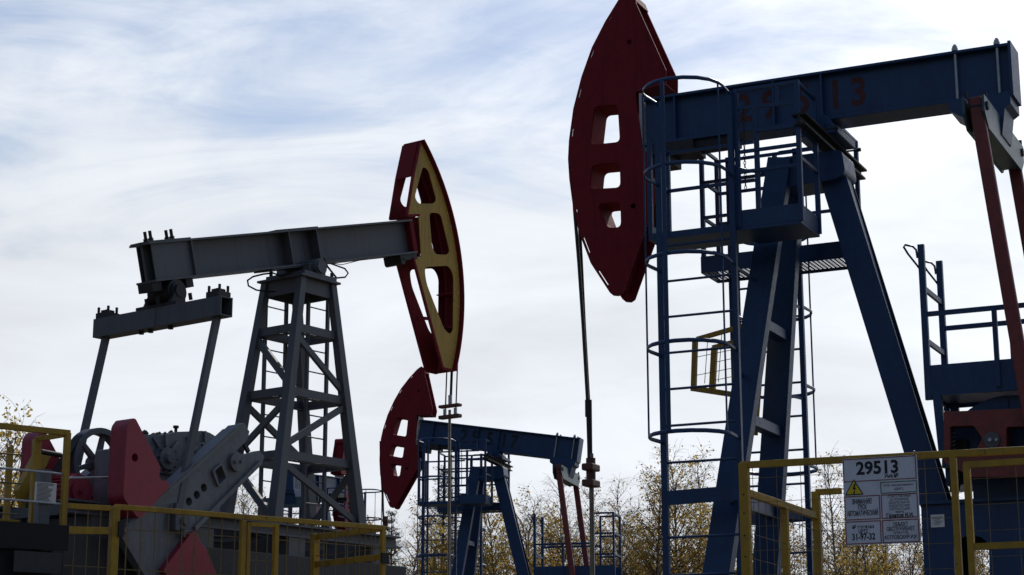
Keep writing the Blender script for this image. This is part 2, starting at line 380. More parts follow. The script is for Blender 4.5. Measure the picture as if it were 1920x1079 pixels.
# ================================================================== BLUE PUMPJACK
PZ = 7.38                                   # height of the beam pivot
PIV = (0, 0, PZ)
EQ0 = Vector((1.69, 0, 7.27)); SH = Vector((2.75, 0, 4.0)); PIN_R = 0.72; ARM0 = rad(177.5)
PIN0 = SH + Vector((cos(ARM0), 0, sin(ARM0))) * PIN_R; PIT_L = (PIN0 - EQ0).length
def digits(beam, text, m='oxide'):
    for ch, x in zip(text, (-0.90, -0.615, -0.26, 0.10, 0.345)):
        put_text('painted_number', ch, 0.42, m, beam, (x, -0.1125, 7.845), 0.85, 0.012)
def make_blue():
    root = thing('pumpjack', (0, 0, 2.0), 0, 'x', 'pumpjack', 'oil pumpjacks', org=(0, 0, 2.0))
    # ---- walking beam
    b = MB()
    b.box(-2.02, 1.90, -0.19, 0.19, 8.085, 8.115); b.box(-2.02, 1.90, -0.19, 0.19, 7.575, 7.605)
    b.box(-2.02, 1.90, -0.11, 0.11, 7.605, 8.085)
    beam = b.build('walking_beam', M['blue'], root, PIV, bevel=0.004)
    br('end_plate', 'blue', beam, (1.915, 0, 7.56), (1.915, 0, 8.13), 0.40, 0.03)
    st0 = None
    for x in (-1.66, -0.55, -0.03):
        for s in (-1, 1):
            bx('stiffener', 'blue', beam, x - 0.01, x + 0.01, min(s * 0.111, s * 0.185), max(s * 0.111, s * 0.185), 7.607, 8.083)
    for x in (1.37, 1.79):
        for s in (-1, 1):
            c = MB(); c.cyl((x, s * 0.165, 0), 'z', 0.015, 7.47, 8.185, 8)
            c.cyl((x, s * 0.165, 0), 'z', 0.034, 8.117, 8.145, 6); c.cyl((x, s * 0.165, 0), 'z', 0.027, 8.146, 8.168, 6)
            c.build('clamp_bolt', M['galv'], beam)
    c = MB(); c.box(-1.98, -1.45, -0.20, 0.20, 7.46, 7.572); c.box(-1.45, -1.02, -0.15, 0.15, 7.50, 7.572)
    c.box(-1.98, -1.72, -0.16, 0.16, 7.36, 7.46)
    c.build('head_bracket', M['dark'], beam)
    c = MB(); c.prism([(1.28, 7.572), (1.90, 7.572), (1.90, 7.47), (1.84, 7.43), (1.80, 7.16), (1.70, 7.09), (1.58, 7.16), (1.44, 7.38), (1.30, 7.47)], -0.22, 0.22)
    c.cyl((1.69, 0, 7.29), 'y', 0.12, -0.20, 0.20, 20)
    c.build('tail_bearing', M['blue'], beam)
    # ---- horsehead
    ARC = [(-2.20, 9.385), (-2.288, 9.305), (-2.45, 9.08), (-2.616, 8.80), (-2.745, 8.48), (-2.849, 8.12), (-2.905, 7.76), (-2.918, 7.55), (-2.905, 7.32), (-2.868, 7.03), (-2.795, 6.70), (-2.66, 6.34), (-2.44, 5.99)]
    outl = ARC + [(-2.40, 5.955), (-2.34, 5.945), (-2.295, 5.97), (-1.885, 6.98), (-1.945, 7.50), (-2.03, 7.50), (-2.11, 8.20), (-1.75, 8.245), (-1.745, 8.40), (-2.135, 9.36)]
    wins = [[(-2.60, 8.11), (-2.318, 8.09), (-2.297, 7.66), (-2.66, 7.675)], [(-2.635, 7.445), (-2.303, 7.43), (-2.300, 7.145), (-2.668, 7.17)], [(-2.575, 6.995), (-2.303, 6.985), (-2.30, 6.70), (-2.47, 6.71)]]
    wins = [rounded(w, 0.06) for w in wins]
    slots = []
    def off(i, t, d):
        a, c = Vector(ARC[i]), Vector(ARC[i + 1]); p = a.lerp(c, t); u = (c - a).normalized(); nrm = Vector((-u.y, u.x))
        return p + nrm * d, u, nrm
    for i, t, ln in ((1, 0.8, 0.06), (3, 0.2, 0.09), (4, 0.5, 0.10), (5, 0.75, 0.09), (7, 0.6, 0.09), (9, 0.3, 0.06), (10, 0.45, 0.19), (11, 0.55, 0.20)):
        p, u, nrm = off(i, t, 0.030)
        slots.append([tuple(p + u * ln * a + nrm * 0.006 * c) for a, c in ((-0.5, -1), (0.5, -1), (0.5, 1), (-0.5, 1))])
    hh = MB()
    hh.ribbon(ARC[:-1], 0.0, 0.12, 0.02)
    hh.ribbon([(-2.195, 9.38), (-2.12, 9.345), (-2.085, 9.25)], -0.185, 0.185, 0.012); hh.ribbon([(-1.765, 8.25), (-2.08, 8.21)], -0.164, 0.164, 0.012)
    hh.ribbon([(-2.20, 9.28), (-1.98, 8.5), (-2.05, 8.25)], -0.164, 0.164, 0.012)
    hh.ribbon([(-2.05, 7.47), (-2.06, 6.99), (-2.36, 6.05)], -0.165, 0.165, 0.016)
    for w in wins: hh.ribbon(w + [w[0], w[1]], -0.165, 0.165, 0.012)
    head = hh.build('horsehead', M['red'], root, PIV)
    pins = [disc(-2.17, 8.79, 0.030), disc(-2.155, 6.92, 0.030)]
    for s in (-1, 1):
        p = MB(); p.prism(outl, s * 0.165, s * 0.185, wins + slots + pins); p.build('side_plate', M['red'], head)
    sp = MB(); sp.box(-2.075, -2.045, -0.16, 0.16, 7.52, 8.19); sp.build('slot_plate', M['bare'], head)  # sunlit look of the plate is put into its pale colour
    # ---- rope hanger
    for s in (-1, 1):
        c = MB(); c.tube([(-2.915, s * 0.06, 7.5), (-2.90, s * 0.06, 7.0), (-2.865, s * 0.035, 6.4), (-2.83, s * 0.016, 5.7), (-2.79, s * 0.014, 4.9), (-2.775, s * 0.014, 4.2)], 0.019, 6)
        hg = c.build('hanger_rope', M['rope'], root)
    c = MB()
    c.cyl((-2.785, 0, 0), 'z', 0.040, 4.70, 4.88, 8); c.cyl((-2.775, 0, 0), 'z', 0.030, 4.2, 4.70, 8)
    c.build('rope_socket', M['dark'], root)
    c = MB()
    for z in (4.12, 3.95): c.bar((-2.765, -0.11, z + 0.03), (-2.765, 0.11, z + 0.03), 0.13, 0.075, (1, 0, 0))
    c.cyl((-2.765, 0, 0), 'z', 0.055, 4.0, 4.25, 8)
    carrier = c.build('carrier_bar', M['brown'], root, bevel=0.015)
    c = MB(); c.cyl((-2.76, 0, 0), 'z', 0.026, 2.05, 4.3, 10); c.build('polished_rod', M['rod'], root)
    # ---- top of the frame
    c = MB(); c.box(-0.075, 0.075, -1.12, 1.12, 7.36, 7.38); c.box(-0.06, 0.06, -1.10, 1.10, 7.265, 7.285); c.box(-0.012, 0.012, -1.115, 1.115, 7.285, 7.36)
    sad = c.build('saddle_beam', M['dark'], root)
    for s in (-1, 1):
        c = MB(); c.tube([(-0.27, s * 0.42, 7.40), (0.20, s * 0.42, 7.40)], 0.011, 6); c.cyl((-0.25, s * 0.42, 7.40), 'x', 0.022, -0.02, 0.02, 6); c.cyl((0.18, s * 0.42, 7.40), 'x', 0.022, -0.02, 0.02, 6)
        c.build('anchor_bolt', M['dark'], sad)
    c = MB(); c.box(-0.27, 0.17, -0.33, 0.33, 7.384, 7.46); c.prism(arc(-0.05, 7.46, 0.16, 180, 0, 10), -0.33, 0.33); c.cyl((-0.05, 0, 7.46), 'y', 0.09, -0.37, 0.37, 16)
    c.build('bearing_housing', M['blue'], root, bevel=0.008)
    c = MB(); c.prism(rounded([(-0.56, 7.23), (0.17, 7.23), (0.20, 6.98), (0.10, 6.92), (-0.50, 6.90), (-0.60, 7.0)], 0.06), -0.22, 0.22)
    c.build('crown_plate', M['blue'], root, bevel=0.01)
    # ---- legs
    def fl(z, s): return Vector((-0.476 - (7.3 - z) * 0.1427, s * (0.177 + (7.3 - z) * 0.1286), z))
    for s in (-1, 1):
        lg = br('leg', 'blue', root, fl(7.22, s), fl(2.0, s), 0.13, 0.25, (0, 1, 0), w1=0.15, h1=0.28, bevel=0.006)
        fp = br('foot_plate', 'dark', lg, fl(2.0, s) + Vector((0, 0, 0.0)), fl(2.0, s) + Vector((0, 0, 0.03)), 0.40, 0.6)
    rl = br('leg', 'blue', root, (0.0, 0, 7.2), (0.90, 0, 3.50), 0.20, 0.22, (0, 1, 0), bevel=0.006)
    for s in (-1, 1):
        br('flange', 'dark' if s > 0 else 'blue', rl, (0.008, s * 0.115, 7.1), (0.908, s * 0.115, 3.57), 0.014, 0.27)  # far flange coloured dark to paint the leg's shaded side
    for z, n in ((5.46, 0), (4.47, 0), (3.66, 1)):
        a, c = fl(z, -1), fl(z, 1)
        br('leg_brace', 'blue', root, a + Vector((0.02, 0.05, 0)), c + Vector((0.02, -0.05, 0)), 0.13 if not n else 0.10, 0.11 if not n else 0.16, (0, 0, 1) if 0 else (1, 0, 0), bevel=0.006)
    # ---- platforms both sides
    for s in (-1, 1):
        Y = lambda v: s * v
        def ybox(x0, x1, ya, yb, z0, z1): return (x0, x1, min(Y(ya), Y(yb)), max(Y(ya), Y(yb)), z0, z1)
        if s < 0:
            pl = bx('platform', 'blue', root, *ybox(-0.67, -0.03, 0.44, 1.05, 6.27, 6.30))
            bx('landing', 'blue', pl, *ybox(-1.64, -0.672, 0.50, 1.05, 6.275, 6.345))
        else:
            pl = bx('platform', 'blue', root, *ybox(-0.03, 0.0, 0.55, 1.05, 6.27, 6.33))
            gr = MB()
            for k in range(34):
                x = -1.62 + k * 0.0475; gr.box(*ybox(x, x + 0.018, 0.555, 1.045, 6.292, 6.295))
            for k in range(10):
                y = 0.575 + k * 0.05; gr.box(*ybox(-1.635, -0.035, y, y + 0.020, 6.288, 6.291))
            tag(gr.build('grating', M['dark'], pl), kind='stuff')
        def post(x, y, z0, z1, t=0.045): return br('rail_post', 'blue', pl, (x, Y(y), z0), (x, Y(y), z1), t, t)
        def rail(x0, y0, z0, x1, y1, z1, t=0.032): return br('rail', 'blue', pl, (x0, Y(y0), z0), (x1, Y(y1), z1), t, t)
        if s < 0:
            bx('kick_plate', 'blue', pl, *ybox(-0.67, -0.03, 1.03, 1.05, 6.302, 6.475))
            bx('kick_plate', 'blue', pl, *ybox(-0.05, -0.03, 0.44, 1.028, 6.302, 6.475))
            bx('kick_plate', 'blue', pl, *ybox(-1.64, -1.62, 0.50, 1.05, 6.347, 6.44))
            for x, y, z0, z1 in ((-0.03, 1.04, 6.30, 7.75), (-0.67, 1.04, 6.30, 7.75), (-0.03, 0.46, 6.30, 7.74), (-0.47, 1.03, 6.47, 7.51), (-1.62, 0.52, 6.34, 7.37), (-1.62, 1.03, 6.34, 7.37)): post(x, y, z0, z1)
            rail(-0.67, 1.04, 7.735, -0.03, 1.04, 7.735); rail(-0.67, 1.045, 7.54, -0.03, 1.045, 7.52); rail(-0.47, 1.05, 7.28, -0.03, 1.05, 7.27)
            rail(-0.67, 1.045, 7.08, -0.03, 1.045, 7.08); rail(-0.67, 1.045, 6.87, -0.03, 1.045, 6.87)
            for z in (7.735, 7.27, 6.95): rail(-0.03, 1.04, z, -0.03, 0.46, z)
            for z in (7.34, 6.93): rail(-1.62, 0.52, z, -0.67, 0.52, z); rail(-1.62, 1.03, z, -1.62, 0.52, z)
            post(-0.24, 1.04, 7.53, 7.72, 0.035)
        else:
            bx('kick_plate', 'blue', pl, *ybox(-1.66, -0.03, 0.53, 0.549, 6.275, 6.46))
            bx('kick_plate', 'blue', pl, *ybox(-1.66, -1.642, 0.551, 1.049, 6.275, 6.46))
            bx('edge_angle', 'blue', pl, *ybox(-1.66, -0.0, 1.051, 1.07, 6.275, 6.31))
            rail(-0.02, 0.46, 7.68, -0.30, 0.46, 7.68); rail(-0.02, 1.055, 7.69, -0.9, 1.06, 7.69)
            for x, y, z0, z1 in ((-1.63, 0.55, 6.46, 7.75), (-1.63, 1.05, 6.46, 7.70), (-0.95, 1.06, 6.46, 7.68), (-0.02, 0.46, 6.30, 7.70), (-0.02, 1.05, 6.46, 7.70)): post(x, y, z0, z1)
            for z in (7.72, 7.30, 6.90, 6.62): rail(-1.63, 0.55, z, -0.62, 0.55, z)
            for z in (7.68, 7.30, 6.95): rail(-1.63, 1.055, z, -0.02, 1.055, z)
            for z in (7.70, 7.32, 6.90): rail(-1.63, 0.55, z, -1.63, 1.05, z)
            for z in (7.69, 7.00): rail(-0.02, 0.46, z, -0.02, 1.05, z)
        # ---- caged ladder
        la = MB()
        for x, w in ((-1.50, 0.065), (-0.72, 0.055)): la.bar((x, Y(1.09), 2.0), (x, Y(1.09), 7.72), w, 0.05, (1, 0, 0))
        lad = la.build('ladder', M['blue'], root)
        r0 = None; z = 2.16
        while z < 6.25:
            if r0 is None: r0 = MB().tube([(-1.47, Y(1.09), z), (-0.75, Y(1.09), z)], 0.013, 6).build('rung', M['blue'], lad); zb = z
            else: inst(r0, lad, (0, 0, z - zb))
            z += 0.366
        h0 = None
        for z in (7.70, 6.83, 5.93, 5.06, 4.19):
            if h0 is None:
                pts = [(-1.50, Y(1.10), z), (-1.52, Y(1.36), z)] + [(-1.11 + 0.41 * cos(rad(a)), Y(1.38 + 0.40 * sin(rad(a))), z) for a in range(170, 9, -20)] + [(-0.70, Y(1.36), z), (-0.72, Y(1.10), z)]
                h0 = MB().tube(pts, 0.021, 6, flat=0.35).build('cage_hoop', M['blue'], lad); zb = z
            else: inst(h0, lad, (0, 0, z - zb))
        for x, y, w in ((-1.53, 1.42, 0.016), (-1.18, 1.785, 0.042), (-0.72, 1.44, 0.016)):
            br('cage_rod', 'blue', lad, (x, Y(y), 4.19), (x, Y(y), 7.70), w, 0.012, (1, 0, 0))
        br('ladder_tie', 'blue', lad, (-1.48, Y(1.11), 3.64), (-0.66, Y(1.11), 3.66), 0.03, 0.14)
        a = fl(3.66, s)
        br('ladder_bracket', 'blue', lad, (-0.75, Y(1.10), 3.66), (a.x, a.y, 3.66), 0.03, 0.12)
        for z in (4.9, 5.9):
            a = fl(z, s); br('ladder_bracket', 'blue', lad, (-0.72, Y(1.09), z), (a.x - 0.05, a.y, z), 0.012, 0.03)
    # ---- safety chain hanging from the near railing
    c = MB(); random.seed(4)
    for k in range(26):
        z = 7.52 - k * 0.032; pts = []
        for q in range(8):
            a = 2 * pi * q / 8; dx, dz = 0.011 * cos(a), 0.020 * sin(a)
            pts.append((-0.61 + (dx if k % 2 else 0), -1.0 + (0 if k % 2 else dx), z + dz))
        c.tube(pts, 0.0042, 4, closed=True)
    c.build('safety_chain', M['dark'], root)
    # ---- yellow wellhead gate folded behind the cage
    gt = MB(); ya, yb = -0.30, 0.16
    gt.bar((-1.44, ya, 5.38), (-1.47, ya, 4.86), 0.05, 0.05)
    gt.bar((-1.42, ya, 5.37), (-0.86, ya - 0.05, 5.46), 0.04, 0.045); gt.bar((-1.49, ya, 4.86), (-1.12, yb + 0.35, 4.86), 0.045, 0.05)
    gt.bar((-1.36, yb - 0.1, 5.34), (-1.40, yb - 0.1, 4.86), 0.05, 0.06); gt.bar((-1.38, yb - 0.1, 5.34), (-0.86, yb - 0.1, 5.43), 0.04, 0.045)
    gt.bar((-0.86, ya, 5.47), (-0.86, yb, 5.42), 0.04, 0.045); gt.bar((-0.86, yb, 5.46), (-0.98, yb, 4.40), 0.045, 0.05)
    gate = gt.build('safety_gate', M['yellow'], root)
    for z in (5.18, 4.99):
        br('wire', 'wire', gate, (-1.45, ya, z), (-0.90, ya, z + 0.06), 0.006, 0.006)
        br('wire', 'wire', gate, (-1.38, yb - 0.1, z), (-0.90, yb - 0.1, z + 0.06), 0.006, 0.006)
    for x in (-1.30, -1.15, -1.0):
        br('wire', 'wire', gate, (x, ya, 5.40), (x - 0.05, ya, 4.90), 0.006, 0.006)
    # ---- equalizer and pitmans
    eo = EQ0
    e = MB()
    prof = [(-0.95, 7.19), (-0.80, 7.06), (0.80, 7.06), (0.95, 7.19), (0.95, 7.36), (-0.95, 7.36)]
    for x in (1.585, 1.775):
        pv = [(x - 0.012, y, z) for y, z in prof] + [(x + 0.012, y, z) for y, z in prof]; n8 = len(prof)
        e.add(pv, [list(range(n8)), list(range(2 * n8 - 1, n8 - 1, -1))] + [(i, (i + 1) % n8, (i + 1) % n8 + n8, i + n8) for i in range(n8)])
    e.box(1.60, 1.76, -0.74, 0.74, 7.33, 7.358); e.box(1.60, 1.76, -0.72, 0.72, 7.065, 7.085)
    eq = e.build('equalizer', M['eqgreen'], root, eo)
    for y in (-0.85, 0.85):
        c = MB(); c.cyl((1.69, y, 7.27), 'x', 0.045, -0.115, 0.115, 14); c.build('pitman_pin', M['dark'], eq)
        
        for x, q in ((1.60, -0.06), (1.765, 0.06)): MB().cyl((x, y + q, 0), 'z', 0.02, 7.36, 7.42, 6).build('bolt', M['dark'], eq)
    for y in (-0.85, 0.85):
        c = MB(); o = Vector((EQ0.x, y, EQ0.z))
        c.bar(o + Vector((0, 0, 0.10)), o + Vector((0, 0, -PIT_L)), 0.085, 0.13)
        c.build('pitman', M['rodred'], root, o, bevel=0.02)
    # ---- cranks
    for y0, y1 in ((-0.80, -0.64), (0.64, 0.80)):
        c = MB(); X, Z = SH.x, SH.z
        body = [(X - 1.56, Z - 0.20), (X - 1.56, Z + 0.28), (X - 0.2, Z + 0.30), (X + 0.26, Z + 0.16), (X + 0.30, Z - 0.14), (X - 0.2, Z - 0.34), (X - 1.3, Z - 0.34)]
        win = [rounded([(X - 1.50, Z + 0.14), (X - 1.28, Z + 0.14), (X - 1.20, Z + 0.02), (X - 1.28, Z - 0.12), (X - 1.50, Z - 0.12)], 0.02), rounded([(X - 0.98, Z + 0.12), (X - 0.62, Z + 0.12), (X - 0.62, Z - 0.10), (X - 0.98, Z - 0.10)], 0.02)]
        c.prism(body, y0, y1, win)
        ck = c.build('crank', M['rodred'], root, (X, 0, Z), bevel=0.008)
        yo = y0 if y0 < 0 else y1; sg = -1 if y0 < 0 else 1
        c = MB(); c.cyl((X - 1.11, yo, Z), 'y', 0.075, 0.0, sg * 0.025, 24); c.build('adjuster_disc', M['grey'], ck)
        
        for q, r_ in ((1.125, 0.018), (1.065, 0.014)): MB().cyl((X - q, yo + sg * 0.025, Z), 'y', r_, 0, sg * 0.02, 8).build('bolt', M['galv'], ck)
        c = MB(); c.cyl((X - PIN_R, yo, Z), 'y', 0.06, -sg * 0.02, sg * 0.12, 16); c.build('crank_pin', M['dark'], ck)
        c = MB(); c.tube([(X - 1.49 + 0.02 * cos(k), (y0 + y1) / 2 + 0.02 * sin(k), Z - 0.10 + k * 0.006) for k in range(0, 38)], 0.012, 4); c.build('spring', M['rope'], ck)
    # ---- stand, gearbox, guard
    c = MB(); hole = rounded([(1.145, 3.21), (1.475, 3.21), (1.475, 2.25), (1.145, 2.25)], 0.16, 6); hole2 = [(x + 1.0, z) for x, z in hole]
    for s in (-1, 1): c.prism([(0.855, 2.0), (3.3, 2.0), (3.3, 3.52), (0.855, 3.52)], s * 0.42 - 0.012, s * 0.42 + 0.012, [hole, hole2])
    c.box(0.857, 0.88, -0.405, 0.405, 2.0, 3.52); c.box(3.275, 3.298, -0.405, 0.405, 2.0, 3.52)
    stand = c.build('gearbox_stand', M['blue'], root)
    bx('deck_plate', 'blue', stand, 0.84, 3.32, -0.47, 0.47, 3.523, 3.555)
    bx('base_frame', 'dark', root, -1.7, 3.7, -0.55, 0.55, 1.9, 2.12)
    np_ = bx('name_plate', 'paper', stand, 0.945, 1.075, -0.442, -0.436, 3.305, 3.425)
    c = MB()
    for k in range(6): c.box(0.96 + 0.02 * (k % 2), 1.06 - 0.015 * (k % 3), -0.4445, -0.4425, 3.40 - k * 0.014, 3.404 - k * 0.014)
    c.build('print_line', M['ink'], stand)
    c = MB(); c.box(1.35, 2.55, -0.40, 0.40, 3.56, 4.0); c.prism(arc(1.74, 3.86, 0.65, 180, 0, 28), -0.50, -0.42); c.box(1.10, 1.62, -0.41, 0.2, 3.70, 4.22); c.prism([(1.95, 4.0), (2.5, 4.0), (3.05, 4.0), (3.05, 3.56), (2.5, 3.56)], -0.45, 0.45)
    c.cyl((SH.x, 0, SH.z), 'y', 0.11, -0.82, 0.82, 18); c.prism(arc(2.55, 3.95, 0.48, 180, 0, 18), -0.40, 0.40)
    gb = c.build('gearbox', M['blue'], root, bevel=0.01)
    bx('guard_rib', 'blue', gb, 1.73, 1.75, -0.52, -0.502, 4.0, 4.48)
    # ---- service platform over the gearbox
    sp = bx('service_platform', 'blue', root, 1.05, 2.90, -0.60, 0.13, 4.56, 4.60)
    bx('edge_beam', 'blue', sp, 1.02, 2.90, -0.64, -0.603, 4.53, 4.83); bx('edge_beam', 'blue', sp, 1.02, 2.90, 0.133, 0.165, 4.53, 4.83)
    bx('edge_beam', 'blue', sp, 1.02, 1.048, -0.602, 0.132, 4.53, 4.70)
    for y in (-0.62, 0.13): br('rail_post', 'blue', sp, (1.03, y, 4.50), (1.03, y, 6.03), 0.05, 0.06)
    for z in (5.60, 5.08): br('rung', 'blue', sp, (1.03, -0.60, z), (1.03, 0.11, z), 0.03, 0.05, (1, 0, 0))
    for y in (-0.62, 0.13):
        c = MB(); c.tube([(0.99, y, 5.90), (0.985, y - 0.02, 5.98), (0.96, y - 0.05, 6.01), (0.90, y - 0.10, 6.02), (0.885, y - 0.10, 6.0), (0.91, y - 0.04, 5.94), (0.97, y + 0.06, 5.84), (0.99, y + 0.12, 5.80)], 0.011, 6); c.build('hand_hook', M['blue'], sp)
    for y in (-0.62, 0.13):
        br('rail', 'blue', sp, (1.03, y, 5.335), (2.42, y, 5.335), 0.035, 0.045)
        for x in (1.70, 2.40): br('rail_post', 'blue', sp, (x, y - 0.03 * (1 if y < 0 else -1), 4.57), (x, y - 0.03 * (1 if y < 0 else -1), 5.34), 0.04, 0.045)
        for x, z1 in ((2.41, 6.03), (2.87, 6.03)): br('rail_post', 'blue', sp, (x, y, 4.55), (x, y, z1), 0.045, 0.045)
        for z in (6.01, 5.55, 5.08): br('rail', 'blue', sp, (2.41, y, z), (2.87, y, z), 0.03, 0.04)
    for z in (6.0, 5.55, 5.08): br('rail', 'blue', sp, (2.87, -0.62, z), (2.87, 0.13, z), 0.03, 0.04)
    for y, z0 in ((-0.62, 3.98), (0.10, 3.98)): br('support_leg', 'blue', sp, (1.14, y, z0), (1.11, y, 4.55), 0.05, 0.08)
    br('support_leg', 'blue', sp, (2.6, 0.05, 4.3), (2.6, 0.05, 4.56), 0.06, 0.06)
    c = MB(); c.prism([(1.16, 4.12), (1.36, 4.10), (1.36, 3.90), (1.28, 3.78), (1.24, 3.60), (1.17, 3.62), (1.19, 3.86), (1.12, 3.98)], -0.58, -0.50); c.build('brake_lever', M['black'], root)
    return root
def copy_tree(o, parent=None):
    c = o.copy(); COL.objects.link(c); c.parent = parent; ORG[c.name] = ORG[o.name]
    for ch in o.children: copy_tree(ch, c)
    return c
def base(o): return o.name.split('.')[0]
def pose(root, tilt):
    """tilt the beam (positive lifts the horsehead) and carry the linkage along"""
    t = rad(tilt); rel = EQ0 - Vector(PIV)
    e = Vector(PIV) + Vector((rel.x * cos(t) + rel.z * sin(t), 0, -rel.x * sin(t) + rel.z * cos(t)))
    d = (e - SH); D = d.length; a = (D * D + PIN_R ** 2 - PIT_L ** 2) / (2 * D); h = sqrt(max(0, PIN_R ** 2 - a * a)); u = d / D
    pin = SH + u * a + Vector((-u.z, 0, u.x)) * h
    al = atan2(pin.z - SH.z, pin.x - SH.x); v = pin - e; dz = 2.93 * sin(t)
    zoff = ORG[root.name]
    for ch in root.children:
        n = base(ch)
        if n in ('walking_beam', 'horsehead'): ch.rotation_euler = (0, t, 0)
        elif n == 'equalizer': ch.location = e - zoff
        elif n == 'pitman':
            ch.location = Vector((e.x, ch.location.y, e.z)) - Vector((0, 0, zoff.z)); ch.rotation_euler = (0, atan2(-v.x, -v.z), 0)
        elif n == 'crank': ch.rotation_euler = (0, atan2(sin(al), -cos(al)), 0)
        elif n in ('hanger_rope', 'carrier_bar', 'rope_socket') and tilt: ch.location.z += dz
    return root
def place(root, x, y, zoff, head): root.location = (x, y, 2.0 + zoff); root.rotation_euler = (0, 0, -rad(head))

blue = make_blue()
second = copy_tree(blue); third = copy_tree(blue)
digits([c for c in blue.children if base(c) == 'walking_beam'][0], '29513')
digits([c for c in second.children if base(c) == 'walking_beam'][0], '29517', 'faded')
pose(blue, 0); place(blue, 3.325, 18.8, 0, 25.84)
pose(second, 8.8); place(second, -0.33, 44.19, 0.14, 14.6)
pose(third, 4.0); place(third, -6.12, 58.0, 0.85, 108)
for c in second.children:
    if base(c) in ('carrier_bar',): c.location.z += 1.45
    if base(c) == 'polished_rod': c.location.z += 1.2
tag(blue, 'large blue pumpjack with red horsehead, number 29513 on its beam, nearest on the right')
tag(second, 'blue pumpjack with red horsehead standing in the middle distance, number 29517 on its beam')
tag(third, 'small distant blue and red pumpjack seen through the grey lattice tower')

